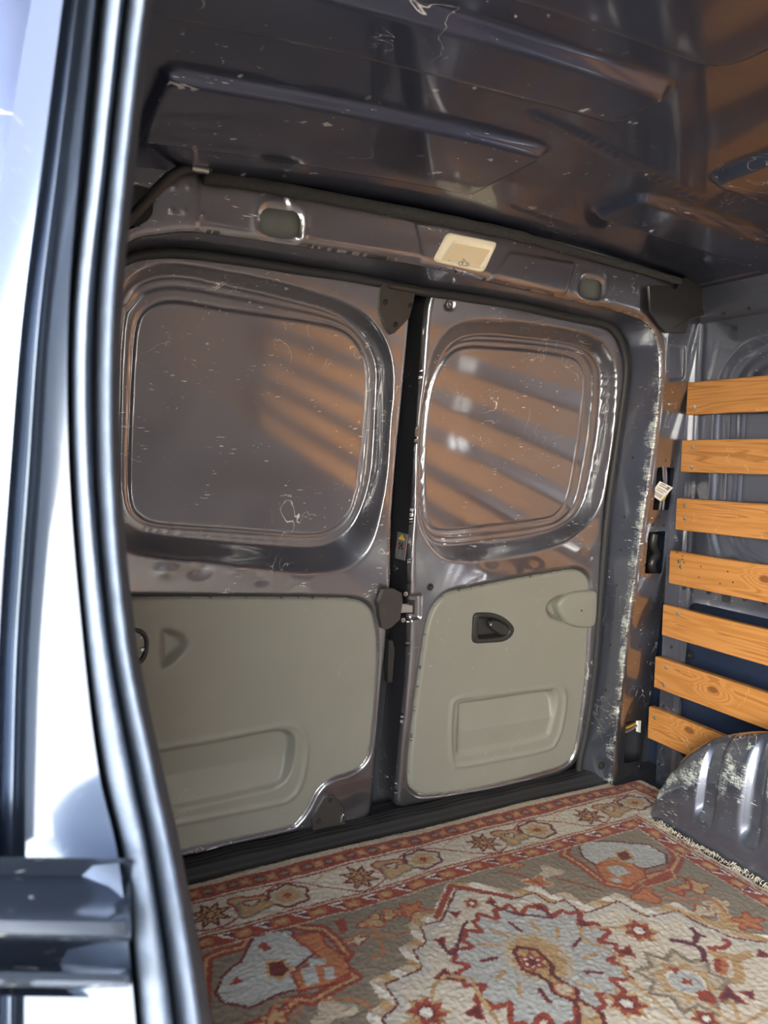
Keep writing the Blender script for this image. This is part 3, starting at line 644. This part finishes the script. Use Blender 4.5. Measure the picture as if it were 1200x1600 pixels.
# ------------------------------------------------------------------ wiring inside the pillar
wh1 = empty('cable_loom', tuple(hit((1036, 765), Yf, -.03)), label='thin cables hanging inside the pillar opening beside the third slat', cat='cable', group='cables inside the corner pillar')
CW = [plain('grey_cable', (.20, .18, .20), .5), plain('brown_cable', (.16, .07, .03), .5), plain('yellow_cable', (.6, .45, .05), .5)]
for k_, (pts, c) in enumerate([([(1036, 725), (1037, 745), (1039, 760), (1034, 775), (1030, 800)], 0), ([(1039, 722), (1041, 745), (1040, 765), (1037, 785), (1035, 805)], 0), ([(1025, 775), (1033, 782), (1038, 778), (1044, 768)], 2)]):
    tube('cable', smooth_open([hit(p, Yf, -.025 + .006 * k_) for p in pts], 4), .003, CW[c], wh1, 8)
T4 = [hit(p, Yf, .004) for p in [(1036, 752), (1052, 762), (1034, 783), (1022, 773)]]
T4 = [np.array(T4[0]) + [0, .01, 0], np.array(T4[1]), np.array(T4[2]) + [0, .004, 0], np.array(T4[3]) + [0, .012, 0]]
tag = prism('cable_tag', T4, (0, -.0012, 0), WHITE, wh1, bev=.0006, label='white printed tag folded round a cable')
def tq(u, v): return (1 - v) * ((1 - u) * T4[0] + u * T4[1]) + v * ((1 - u) * T4[3] + u * T4[2]) + np.array([0, -.0007, 0])
for (u0, u1, v0, v1) in [(.12, .5, .08, .14), (.12, .6, .2, .26), (.62, .86, .08, .3), (.12, .85, .4, .45), (.12, .7, .52, .57)] + [(.15 + .09 * k_, .20 + .09 * k_, .68, .9) for k_ in range(8)]:
    mesh('tag_print', [tq(u0, v0), tq(u1, v0), tq(u1, v1), tq(u0, v1)], [(0, 1, 2, 3)], INK, tag, smooth=False)
wh2 = empty('cable_loom', tuple(hit((990, 1140), Yf, -.03)), label='brown and white cables inside the low pillar opening near the floor', cat='cable', group='cables inside the corner pillar')
for k_ in range(4): tube('cable', smooth_open([hit(p, Yf, -.02 + .004 * k_) for p in [(974, 1136 + 3 * k_), (985, 1132 + 3 * k_), (996, 1127 + 2 * k_), (1006, 1122)]], 4), .0026, CW[(1, 2, 1, 0)[k_]], wh2, 8)
prism('connector', [hit(p, Yf, -.004) for p in [(997, 1126), (1002, 1126), (1001, 1145), (997, 1144)]], (0, -.008, 0), WHITE, wh2)
wh3 = tube('foil_bundle', smooth_open([hit(p, Yf, -.03) for p in [(1022, 834), (1020, 850), (1026, 865), (1018, 880), (1022, 900)]], 4), .012, BLACK, None, 8, label='black plastic wrapped bundle inside the pillar opening beside the fourth slat', cat='cable')

# ------------------------------------------------------------------ rug
C_ = dict(cream=(.46, .40, .31), ivory=(.54, .50, .43), red=(.26, .045, .030), dred=(.13, .018, .022), rust=(.40, .15, .065), tan=(.42, .28, .14), taupe=(.215, .18, .14), blue=(.40, .42, .42), white=(.64, .62, .58), plum=(.10, .02, .045))
def build_rug():
    x0, x1 = .05, 1.625
    xs = np.arange(x0, x1, .0026); ysr = np.concatenate([np.arange(-.30, .70, .012), np.arange(.70, 1.532, .0026)])
    X, Y = np.meshgrid(xs, ysr, indexing='ij'); nx, ny = X.shape
    # slight wobble of the weave so that drawn lines are not ruler-straight
    wob = lambda s, a, p: a * (np.sin(X * s + p) * np.cos(Y * s * 1.3 + p * 2) + .5 * np.sin(X * s * 2.7 - Y * s * 1.9 + p))
    jx = rng.normal(0, .0009, X.shape); U = X + wob(23, .0025, 1) + jx; Vv = Y + wob(19, .0025, 4) + rng.normal(0, .0009, X.shape)
    Cc = np.empty(X.shape + (3,)); Cc[:] = C_['taupe']
    def fill(mask, c): Cc[mask] = C_[c]
    def poly(P, c, lw=None, lc=None):
        P = np.asarray(P, float); lo = P.min(0) - .02; hi = P.max(0) + .02
        w = np.where((U > lo[0]) & (U < hi[0]) & (Vv > lo[1]) & (Vv < hi[1]))
        if len(w[0]) == 0: return
        s = sdf(P)(U[w], Vv[w])
        if c: Cc[w[0][s < 0], w[1][s < 0]] = C_[c]
        if lw: q = np.abs(s) < lw; Cc[w[0][q], w[1][q]] = C_[lc]
    def line(P, lw, c):
        P = np.asarray(P, float); lo = P.min(0) - .02; hi = P.max(0) + .02
        w = np.where((U > lo[0]) & (U < hi[0]) & (Vv > lo[1]) & (Vv < hi[1]))
        if len(w[0]) == 0: return
        a, b = U[w], Vv[w]; d = np.full(a.shape, 9.)
        for (p, q) in zip(P[:-1], P[1:]):
            e = q - p; L = (e ** 2).sum() + 1e-12; t = np.clip(((a - p[0]) * e[0] + (b - p[1]) * e[1]) / L, 0, 1); d = np.minimum(d, np.hypot(a - p[0] - t * e[0], b - p[1] - t * e[1]))
        Cc[w[0][d < lw], w[1][d < lw]] = C_[c]
    px = lambda L: np.array([onz(p, 0)[:2] for p in L])
    def star(cx, cy, ro, ri, n, rot=0.): return np.array([[cx + (ro if k % 2 == 0 else ri) * math.cos(rot + math.pi * k / n), cy + (ro if k % 2 == 0 else ri) * math.sin(rot + math.pi * k / n)] for k in range(2 * n)])
    def lobes(cx, cy, rx, ry, n, amp, rot=0., m=120):
        a = np.linspace(0, 2 * math.pi, m, endpoint=False); r = 1 + amp * np.sin(a * n + rot); return np.stack([cx + rx * r * np.cos(a), cy + ry * r * np.sin(a)], 1)
    ell = lambda cx, cy, rx, ry, n=20: lobes(cx, cy, rx, ry, 1, 0, 0, n)
    # ---- field: red areas round the blue corner pieces, stems and leaves on taupe
    for dx in (0, .0):
        pass
    redL = px([(318, 1600), (322, 1500), (345, 1488), (380, 1480), (396, 1456), (410, 1450), (450, 1444), (470, 1448), (505, 1452), (530, 1470), (545, 1490), (530, 1505), (555, 1530), (520, 1545), (490, 1562), (465, 1560), (430, 1590), (390, 1600), (345, 1620)])
    poly(redL, None, .012, 'red'); poly(redL, None, .003, 'tan')
    poly(px([(338, 1550), (350, 1525), (366, 1510), (377, 1504), (388, 1484), (396, 1465), (426, 1456), (453, 1452), (472, 1465), (492, 1488), (462, 1512), (470, 1545), (436, 1551), (388, 1573), (350, 1565)]), 'blue', .003, 'dred')
    poly(px([(455, 1460), (500, 1455), (508, 1475), (540, 1492), (548, 1520), (515, 1538), (470, 1548), (455, 1520), (500, 1498), (475, 1476)]), 'rust', .003, 'red')
    for P in ([(468, 1515), (490, 1510), (500, 1535), (478, 1542)], [(505, 1512), (520, 1510), (526, 1528), (510, 1532)], [(478, 1500), (508, 1496), (510, 1505), (484, 1512)]): poly(px(P), 'blue')
    poly(px([(415, 1505), (440, 1500), (455, 1515), (440, 1528), (418, 1526)]), 'dred', .003, 'tan'); poly(px([(360, 1540), (372, 1527), (385, 1535)]), 'red'); poly(px([(405, 1478), (415, 1472), (424, 1484), (412, 1488)]), 'red')
    redR = px([(890, 1312), (925, 1296), (985, 1285), (1035, 1300), (1060, 1340), (1050, 1362), (1010, 1370), (985, 1392), (950, 1382), (910, 1352), (880, 1335)])
    poly(redR, None, .012, 'red'); poly(redR, None, .003, 'tan')
    poly(px([(905, 1320), (924, 1312), (978, 1316), (1016, 1321), (1043, 1335), (1043, 1350), (1008, 1358), (989, 1366), (955, 1370), (935, 1352), (910, 1338)]), 'blue', .003, 'dred')
    poly(px([(930, 1352), (950, 1340), (985, 1350), (1005, 1358), (1010, 1372), (985, 1388), (945, 1378)]), 'rust', .003, 'red')
    for P in ([(945, 1355), (968, 1352), (985, 1365), (965, 1372)], [(952, 1372), (968, 1374), (972, 1382), (958, 1380)]): poly(px(P), 'blue')
    poly(px([(960, 1332), (980, 1328), (988, 1342), (968, 1346)]), 'dred', .003, 'tan'); line(px([(935, 1345), (960, 1340), (985, 1352)]), .004, 'tan')
    # leaves on taupe
    for c in [(612, 1428), (655, 1432), (560, 1468), (582, 1440), (640, 1420), (520, 1580), (430, 1585), (805, 1352), (860, 1362), (840, 1380), (1095, 1425), (1120, 1415), (1060, 1392), (1010, 1402), (1135, 1440), (1170, 1440), (1085, 1385)]:
        q = onz(c, 0); r = random.uniform(.012, .024); poly(lobes(q[0], q[1], r * 1.3, r, random.choice((3, 4, 5)), .35, random.random() * 6, 40), random.choice(('tan', 'cream', 'tan', 'rust')), .002, random.choice(('red', 'cream')))
    for L in ([(540, 1470), (565, 1458), (590, 1465), (600, 1490), (580, 1500)], [(570, 1440), (600, 1462), (640, 1456)], [(780, 1362), (820, 1370), (850, 1388)], [(1020, 1396), (1060, 1408), (1110, 1405), (1145, 1440)], [(420, 1585), (440, 1560), (470, 1570), (460, 1590)], [(505, 1560), (560, 1566), (600, 1590)], [(1040, 1370), (1070, 1372), (1080, 1390), (1060, 1396)], [(870, 1372), (905, 1382), (940, 1392)]):
        line(smooth_open(px(L), 5), .003, random.choice(('cream', 'red', 'rust')))
    poly(px([(520, 1440), (536, 1432), (545, 1452), (532, 1456)]), 'red'); poly(px([(1000, 1380), (1030, 1366), (1050, 1360), (1058, 1372), (1040, 1380), (1012, 1388)]), 'red', .002, 'tan')
    # ---- cream medallion with stepped outline
    med = [(704, 1385), (683, 1435), (645, 1446), (656, 1473), (632, 1484), (649, 1511), (587, 1538), (609, 1569), (585, 1590), (610, 1640), (560, 1700), (1300, 1900), (1500, 1600), (1260, 1490), (1200, 1466), (1140, 1456), (1085, 1433), (1058, 1417), (1008, 1427), (962, 1402), (912, 1419), (884, 1398), (859, 1404), (836, 1390), (797, 1398), (748, 1385)]
    MP = px(med); w = np.where((Y > -.3)); s = sdf(MP)(U[w], Vv[w]); k = np.where(np.abs(s) < .0105, np.floor((U[w] + Vv[w] * .6) / .021) % 3, -1)
    Cc[w[0][s < 0], w[1][s < 0]] = C_['ivory']
    for v_, c in ((0, 'cream'), (1, 'tan'), (2, 'white')): q = k == v_; Cc[w[0][q], w[1][q]] = C_[c]
    q = np.abs(s + .012) < .0022; Cc[w[0][q], w[1][q]] = C_['dred']; q = (s < -.014) & (s > -.030); Cc[w[0][q], w[1][q]] = .5 * (np.array(C_['blue']) + C_['ivory'])
    line(px([(683, 1435), (704, 1385), (797, 1400)]), .006, 'red')
    # ---- great scalloped flower
    c = onz((843, 1497), 0)[:2]
    def flower(r0, n=15):
        a = np.linspace(0, 2 * math.pi, 330, endpoint=False); tooth = np.abs(((a * n / (2 * math.pi)) % 1) - .5) * 2
        r = r0 * (1 + .085 * np.sin(a * n) + .055 * np.sin(a * n * 2 + 1.) + .03 * np.sin(a * 5)) * (1 + .06 * np.cos(2 * (a - .6)))
        return np.stack([c[0] + r * np.cos(a), c[1] + .98 * r * np.sin(a)], 1)
    poly(flower(.152), 'blue', .0055, 'red'); poly(ell(c[0], c[1] + .005, .062, .070), 'cream'); poly(lobes(c[0], c[1] + .005, .046, .056, 9, .12), 'tan')
    for k_ in range(14):
        a = k_ * 2 * math.pi / 14; line(np.array([[c[0] + .080 * math.cos(a), c[1] + .080 * math.sin(a)], [c[0] + .105 * math.cos(a + .1), c[1] + .112 * math.sin(a + .1)]]), .004, ('tan', 'dred')[k_ % 3 == 0])
    loz = [(803, 1488), (809, 1479), (840, 1484), (863, 1507), (863, 1522), (899, 1546), (901, 1561), (939, 1588), (960, 1640), (900, 1640), (905, 1580), (893, 1563), (866, 1552), (858, 1534), (843, 1523), (818, 1513)]
    poly(px(loz), 'tan', .0045, 'dred')
    q = onz((833, 1502), 0); poly(star(q[0], q[1], .024, .013, 6), 'white', .003, 'red'); poly(ell(q[0], q[1], .010, .010), 'dred'); q = onz((880, 1545), 0); poly(ell(q[0], q[1], .016, .016), 'cream', .002, 'rust'); q = onz((918, 1583), 0); poly(ell(q[0], q[1], .012, .014), 'cream')
    # ---- secondary tan flower and sprays
    c2 = onz((1072, 1533), 0); poly(star(c2[0], c2[1], .083, .056, 9, .3), 'cream', .004, 'taupe'); poly(star(c2[0], c2[1], .055, .036, 8), 'tan'); poly(ell(c2[0], c2[1], .030, .030), 'blue', .0025, 'white'); poly(star(c2[0], c2[1], .012, .006, 4), 'red'); poly(px([(1085, 1548), (1105, 1545), (1122, 1562), (1112, 1570), (1090, 1562)]), 'red'); poly(px([(1044, 1510), (1062, 1512), (1056, 1522)]), 'red')
    for p, r, cc, n_ in [((1000, 1455), .042, 'rust', 7), ((668, 1582), .040, 'rust', 8), ((738, 1410), .022, 'rust', 6), ((980, 1570), .040, 'red', 7), ((1100, 1592), .028, 'red', 5)]:
        q = onz(p, 0); poly(star(q[0], q[1], r, r * .62, n_, .4), 'tan', None); poly(star(q[0], q[1], r * .85, r * .5, n_, .2), 'red' if cc == 'rust' else cc); poly(ell(q[0], q[1], r * .32, r * .32), 'white', .002, 'dred')
    for p, r, cc in [((710, 1427), .014, 'dred'), ((690, 1470), .013, 'dred'), ((695, 1525), .022, 'plum'), ((745, 1583), .022, 'dred'), ((768, 1407), .012, 'dred'), ((842, 1416), .014, 'dred'), ((912, 1442), .020, 'plum'), ((980, 1488), .020, 'dred'), ((1142, 1555), .026, 'plum'), ((1170, 1552), .014, 'plum'), ((1195, 1490), .016, 'plum')]:
        q = onz(p, 0); poly(star(q[0], q[1], r, r * .45, 3, random.random() * 3), cc, .0016, 'red')
    for L, cc in [([(695, 1525), (680, 1540), (676, 1560)], 'tan'), ([(700, 1525), (735, 1530), (742, 1545), (780, 1600)], 'tan'), ([(905, 1445), (915, 1470), (960, 1490), (985, 1530), (1040, 1580), (1060, 1600)], 'tan'), ([(912, 1448), (950, 1448), (985, 1452)], 'tan'), ([(690, 1475), (708, 1490), (722, 1450), (730, 1438)], 'plum'), ([(770, 1412), (805, 1425), (862, 1432), (845, 1418)], 'plum'), ([(1105, 1568), (1140, 1595), (1160, 1600), (1200, 1575)], 'tan'), ([(1143, 1560), (1156, 1592)], 'tan'), ([(655, 1590), (600, 1612)], 'tan')]:
        line(smooth_open(px(L), 6), .0035, cc)
    for L, lw, cc in [([(1050, 1468), (1080, 1474), (1098, 1485), (1100, 1500)], .006, 'plum'), ([(1082, 1450), (1090, 1462), (1084, 1474)], .005, 'plum'), ([(1100, 1462), (1090, 1458), (1084, 1466)], .004, 'plum'), ([(1110, 1480), (1130, 1478), (1138, 1470), (1130, 1466)], .006, 'red'), ([(1120, 1488), (1130, 1505), (1128, 1518)], .008, 'rust'), ([(1115, 1488), (1150, 1495), (1172, 1490)], .010, 'tan'), ([(1150, 1500), (1156, 1525), (1148, 1530)], .009, 'tan'), ([(1120, 1500), (1122, 1516)], .006, 'red')]:
        line(smooth_open(px(L), 5), lw, cc)
    # beyond the picture the field goes on
    for k_ in range(40):
        qx, qy = random.uniform(.15, 1.30), random.uniform(-.2, .62); r = random.uniform(.012, .045); poly(star(qx, qy, r, r * .6, random.choice((4, 6, 8)), random.random()), random.choice(('red', 'rust', 'tan', 'dred', 'blue')), .003, 'dred')
    # ---- borders: along the rear edge and down the fringed side
    def border(t, u, mask):
        """t: distance across the border from its outer edge, u: distance along it"""
        def put(m_, c): Cc[mask & m_] = C_[c]
        put(t > -9, 'cream')
        put((t > .030) & (t < .076), 'red'); ph = (u / .054) % 1; tt = (t - .053) / .019
        put((np.abs(tt) < .85 - .4 * np.abs(np.sin(ph * 9))) & (ph < .42), 'rust'); put((np.abs(tt) < .42) & (np.abs(ph - .21) < .11), 'tan'); put((np.abs(tt) < .75 - 2.2 * np.abs(ph - .75)) & (np.abs(ph - .75) < .3), 'dred'); put((np.abs(tt) < .40 - 1.6 * np.abs(ph - .75)), 'taupe')
        put(np.abs(t - .0785) < .0022, 'ivory'); put(np.abs(t - .084) < .0024, 'red'); put((t > .087) & (t < .186), 'ivory'); put(np.abs(t - .1875) < .0022, 'red'); put((t > .190) & (t < .195), 'cream')
        put((t > .195) & (t < .233), 'red'); ph = (u / .075) % 1; tt = (t - .214) / .0165
        put((ph < .44) & (np.abs(tt) < .85 - .35 * np.abs(np.sin(ph * 11))), 'rust'); put((np.abs(ph - .22) < .12) & (np.abs(tt) < .38), 'tan')
        tri = (ph > .52) & (ph < .95); w_ = (ph - .52) / .43; put(tri & (tt > -.8) & (tt < -.8 + 1.7 * w_), 'white'); put(tri & (tt > -.55) & (tt < -.95 + 1.5 * w_), 'plum')
        # vine
        zz = .136 + .040 * (2 * np.abs(((u - .347) / .32) % 1 * 2 - 1) - 1) * 0
        v = np.abs(((u - .347) / .16 + .5) % 1 - .5) * .16
        put(np.abs((t - .136) - .046 * np.cos((u - .347) / .16 * math.pi)) < .0027, 'red'); put(np.abs((t - .136) + .046 * np.cos((u - .347) / .16 * math.pi * 1.0 + .8)) < .0018, 'tan')
    outer = np.where(True, 0, 0)
    ty = 1.526 - Vv; tx = 1.605 - U
    inb = np.minimum(ty, tx)
    border(ty, U, (ty < .236) & (ty <= tx)); border(tx, Vv + .12, (tx < .236) & (tx < ty))
    for k_ in range(6):
        sx = .347 + .32 * (k_ - 1); hx = sx + .16
        for (cx, cy, kind) in ((sx, 1.390, 0), (hx, 1.390, 1)):
            if cx < .05 or cx > 1.50: continue
            if kind == 0:
                poly(star(cx, cy, .046, .024, 8, .2), 'dred'); poly(star(cx, cy, .034, .015, 8, .2), 'tan'); poly(star(cx, cy, .024, .010, 8, .2), 'dred'); poly(ell(cx, cy, .008, .008), 'tan')
            else:
                poly(lobes(cx, cy, .043, .038, 6, .08), 'cream', .0035, ('plum', 'dred')[k_ % 2]); poly(lobes(cx, cy, .026, .024, 8, .06), 'tan'); poly(star(cx, cy, .011, .008, 4), 'red')
            lx = cx + (.075 if kind == 0 else -.078); poly(lobes(lx, cy + .010 * (1 - 2 * kind), .034, .024, 3, .25, 1 + kind), 'tan', .003, ('red', 'taupe')[kind]); poly(lobes(lx, cy + .006, .014, .010, 3, .2), 'cream' if kind else 'rust', .0018, 'dred')
    for yy in (1.155, .995, .835, .675):
        poly(star(1.475, yy, .040, .022, 8), 'dred' if yy != .995 else 'tan', .003, 'red'); poly(ell(1.475, yy, .010, .010), 'tan')
    # ---- wool: colour variation of the yarn, pile relief
    fine = rng.normal(0, 1, X.shape); sm = (fine + np.roll(fine, 1, 0) + np.roll(fine, -1, 0) + np.roll(fine, 1, 1) + np.roll(fine, -1, 1)) / 2.2
    Cc *= .86 * (1 + .055 * sm + .05 * np.sin(Y * 60 + 3 * np.sin(X * 9)) * .6)[..., None]
    K = .25; Cc = Cc * (1 - 2 * 0) ; Cs = Cc.copy(); Cs[1:-1, 1:-1] = (1 - K) * Cc[1:-1, 1:-1] + K / 4 * (Cc[:-2, 1:-1] + Cc[2:, 1:-1] + Cc[1:-1, :-2] + Cc[1:-1, 2:]); Cc = Cs
    Z = .0004 * sm + .0025 * np.sin(X * 11 + 1) * np.sin(Y * 13)
    edge_x = np.where(Y > 1.335, 1.60 + .0 * Y, 1.440 + .004 * np.sin(Y * 55) + .003 * np.sin(Y * 131))
    edge_x = np.where((Y > 1.315) & (Y <= 1.335), 1.440 + (Y - 1.315) / .02 * .16, edge_x)
    keep = (X < edge_x) & (Y < 1.527 + .003 * np.sin(X * 17)) & (Y < float(1.506) + np.where(X > 1.50, -.012, .03))
    Z -= .007 * sst(.014, .0, 1.527 - Y) + .005 * sst(.01, 0, edge_x - X)
    P = np.stack([X, Y, Z], -1).reshape(-1, 3); I = np.arange(nx * ny).reshape(nx, ny)
    Fc = np.stack([I[:-1, :-1], I[1:, :-1], I[1:, 1:], I[:-1, 1:]], -1).reshape(-1, 4); Fc = Fc[keep.ravel()[Fc].all(1)]
    used, inv = np.unique(Fc, return_inverse=True); inv = inv.reshape(Fc.shape)
    P = P[used]; cols = np.clip(Cc.reshape(-1, 3)[used], 0, 1)
    # edge skirt so that the rug has thickness
    Ee = np.concatenate([inv[:, [0, 1]], inv[:, [1, 2]], inv[:, [2, 3]], inv[:, [3, 0]]]); key = np.sort(Ee, 1); qk = key[:, 0] * len(P) + key[:, 1]
    _, idx, cnt = np.unique(qk, return_index=True, return_counts=True); B = Ee[idx[cnt == 1]]; vs_, bi = np.unique(B, return_inverse=True); bi = bi.reshape(B.shape); n0 = len(P)
    low = P[vs_].copy(); low[:, 2] = -.012; P = np.concatenate([P, low]); cols = np.concatenate([cols, cols[vs_]])
    lookup = {v: n0 + i for i, v in enumerate(vs_)}; sk = np.stack([B[:, 1], B[:, 0], n0 + bi[:, 0], n0 + bi[:, 1]], 1)
    Fc = np.concatenate([inv, sk])
    t = NT('wool_rug'); a = t.n('ShaderNodeAttribute', attribute_name='pattern'); t.set(Base_Color=a.outputs['Color'], Roughness=.95); t.b.inputs['Specular IOR Level'].default_value = .1
    t.b.inputs['Sheen Weight'].default_value = .15; t.bump(t.noise(600, 2), .35, .0015)
    me = bpy.data.meshes.new('rug'); nf = len(Fc)
    me.vertices.add(len(P)); me.vertices.foreach_set('co', P.ravel()); me.loops.add(nf * 4); me.loops.foreach_set('vertex_index', Fc.ravel().astype(np.int32))
    me.polygons.add(nf); me.polygons.foreach_set('loop_start', np.arange(nf, dtype=np.int32) * 4); me.update(calc_edges=True); me.validate()
    ca = me.color_attributes.new('pattern', 'FLOAT_COLOR', 'POINT'); ca.data.foreach_set('color', np.concatenate([cols, np.ones((len(cols), 1))], 1).ravel().astype(np.float32))
    me.materials.append(t.m); rug = link(bpy.data.objects.new('rug', me), None, label='worn cream and red oriental wool rug covering the van floor', cat='rug')
    # fringe of short threads
    V = []; Fq = []
    for k_ in range(520):
        y = random.uniform(.4, 1.30); x = 1.432 + random.uniform(-.006, .003); l = random.uniform(.008, .020); a_ = random.uniform(-.9, .9); zt = random.uniform(-.004, .004)
        dxv, dyv = math.cos(a_) * l * random.uniform(.2, .7), math.sin(a_) * l; w_ = .0007; b0 = len(V)
        for (f, zz) in ((0, 0), (.5, random.uniform(.004, .009)), (1, random.uniform(-.001, .008))):
            V += [(x + dxv * f, y + dyv * f - w_, zt + zz), (x + dxv * f, y + dyv * f + w_, zt + zz), (x + dxv * f, y + dyv * f, zt + zz + w_ * 1.6)]
        for s_ in range(2):
            for j in range(3): Fq.append((b0 + s_ * 3 + j, b0 + s_ * 3 + (j + 1) % 3, b0 + s_ * 3 + 3 + (j + 1) % 3, b0 + s_ * 3 + 3 + j))
    mesh('fringe', V, Fq, plain('wool_fringe', (.56, .50, .40), .95), rug, kind='stuff', label='frayed cream fringe')
build_rug()

# ------------------------------------------------------------------ side door pillar in the foreground
pil = empty('door_pillar', (.03, .42, -.02), label='blue-grey painted pillar of the side door opening, nearest to the camera', cat='pillar')
rows = [-420, -120, 0, 250, 500, 750, 1000, 1200, 1350, 1600, 1850, 2300]
yS = [.43, .425, .42, .42, .42, .42, .412, .395, .38, .352, .33, .30]
#        R    crest s1   g1   s2   s3   g2   p1   p0   c0   c1   o1   o0
cols = [[300, 285, 262, 252, 244, 224, 214, 196, 184, 172, 150, 135, 100],
        [260, 245, 222, 212, 205, 186, 174, 160, 154, 142, 122, 112, 62],
        [241, 226, 205, 196, 190, 171, 160, 148, 142, 130, 108, 98, 38],
        [213, 198, 178, 170, 163, 146, 137, 124, 116, 100, 78, 66, -6],
        [190, 176, 158, 150, 138, 120, 113, 106, 82, 72, 44, 34, -50],
        [190, 176, 158, 150, 140, 121, 114, 108, 66, 56, 24, 14, -80],
        [213, 198, 180, 170, 165, 140, 134, 129, 48, 38, 8, -2, -110],
        [254, 238, 218, 206, 200, 168, 160, 153, 42, 32, 2, -8, -130],
        [287, 270, 248, 236, 231, 200, 193, 186, 40, 30, 0, -10, -140],
        [332, 312, 286, 272, 266, 226, 219, 212, 38, 28, -2, -12, -150],
        [356, 336, 308, 294, 288, 246, 238, 230, 36, 26, -4, -14, -160],
        [390, 368, 338, 324, 318, 276, 268, 258, 34, 24, -6, -16, -170]]
offs = [.030, -.004, .012, .034, .002, .010, .036, .006, .036, .066, .066, .040, .090]
G = []
for py, ys_, cc in zip(rows, yS, cols): G.append([ony((c_, py), ys_ + o_) for c_, o_ in zip(cc, offs)])
G = np.array(G); G = np.stack([smooth_open(G[:, j], 8) for j in range(G.shape[1])], 1)
def strip(name, j0, j1, mat, sub=5, back=None, **k):
    A = G[:, j0:j1 + 1]; A = np.stack([smooth_open(r_, sub) for r_ in A]) if j1 - j0 >= 2 else np.stack([np.linspace(r_[0], r_[-1], sub + 1) for r_ in A])
    if back is not None: A = np.concatenate([A[:, :1] + np.array(back[0]), A, A[:, -1:] + np.array(back[1])], 1)
    a, b = A.shape[:2]
    return mesh(name, A.reshape(-1, 3), [(i * b + j, i * b + j + 1, (i + 1) * b + j + 1, (i + 1) * b + j) for i in range(a - 1) for j in range(b - 1)], mat, pil, auto=70, **k)
strip('rubber_seal', 0, 3, SEALM, 5, ((-.004, .05, 0), (0, .03, 0)), label='weathered rubber door seal')
strip('seal_flange', 3, 6, SEALM, 5, ((0, .03, 0), (0, .03, 0)))
# painted face with its long channel, then the body side running back
Pn = G[:, 6:13]; A = []
for r_ in Pn:
    base = [r_[0] + [0, .02, 0], r_[0], r_[1], r_[2], r_[3], r_[4], r_[5], r_[6]]
    q = np.array(base); q = np.vstack([q[:2], np.linspace(q[2], q[3], 4), smooth_open(q[3:7], 4)[1:], np.linspace(q[6], q[7], 4)[1:], q[7] + [-.006, .03, 0], q[7] + [-.016, .25, 0], q[7] + [-.02, 1.15, 0]])
    A.append(q)
A = np.array(A); a, b = A.shape[:2]
mesh('painted_face', A.reshape(-1, 3), [(i * b + j, i * b + j + 1, (i + 1) * b + j + 1, (i + 1) * b + j) for i in range(a - 1) for j in range(b - 1)], PAINT_DIM, pil, auto=50)
# guide rail that enters the pillar
rp = [(1340, .006), (1352, .026), (1368, .028), (1384, .018), (1402, .012), (1424, -.004), (1432, -.014), (1440, -.018), (1458, -.018), (1466, -.010), (1472, .012), (1484, .020), (1506, .020), (1514, -.006), (1520, -.014), (1532, -.016), (1540, -.008), (1546, .014), (1558, .006)]
V = []
xs_ = [-160, -60, 40, 120, 170, 196, 204, 207]
for k_, px_ in enumerate(xs_):
    for (py, o_) in rp: V.append(ony((px_, py + (px_ - 100) * .015), .372 + (o_ - .004) * (1 if k_ < 6 else .55 if k_ == 6 else 0) + (0 if k_ < 7 else .024)))
m = len(rp)
mesh('guide_rail', V, [(i * m + j, i * m + j + 1, (i + 1) * m + j + 1, (i + 1) * m + j) for i in range(len(xs_) - 1) for j in range(m - 1)], paint_mat('rail_paint', base=(.07, .09, .13), metallic=.75, hair=.6, rough=.2, coat=.1, cior=1.5), pil, auto=60, label='sliding door guide rail')
# left side wall beyond the opening, and around it
wl = box('wall_left', (-.03, .50, -.05), (.03, 1.72, 1.44), ROOF_SHADE, kind='structure', label='inner side wall hidden behind the door pillar', cat='wall')
box('front_post', (-.03, -1.6, -.05), (.03, -.72, 1.44), PAINT, wl); box('top_beam', (-.03, -.74, 1.335), (.03, .52, 1.44), PAINT, wl)
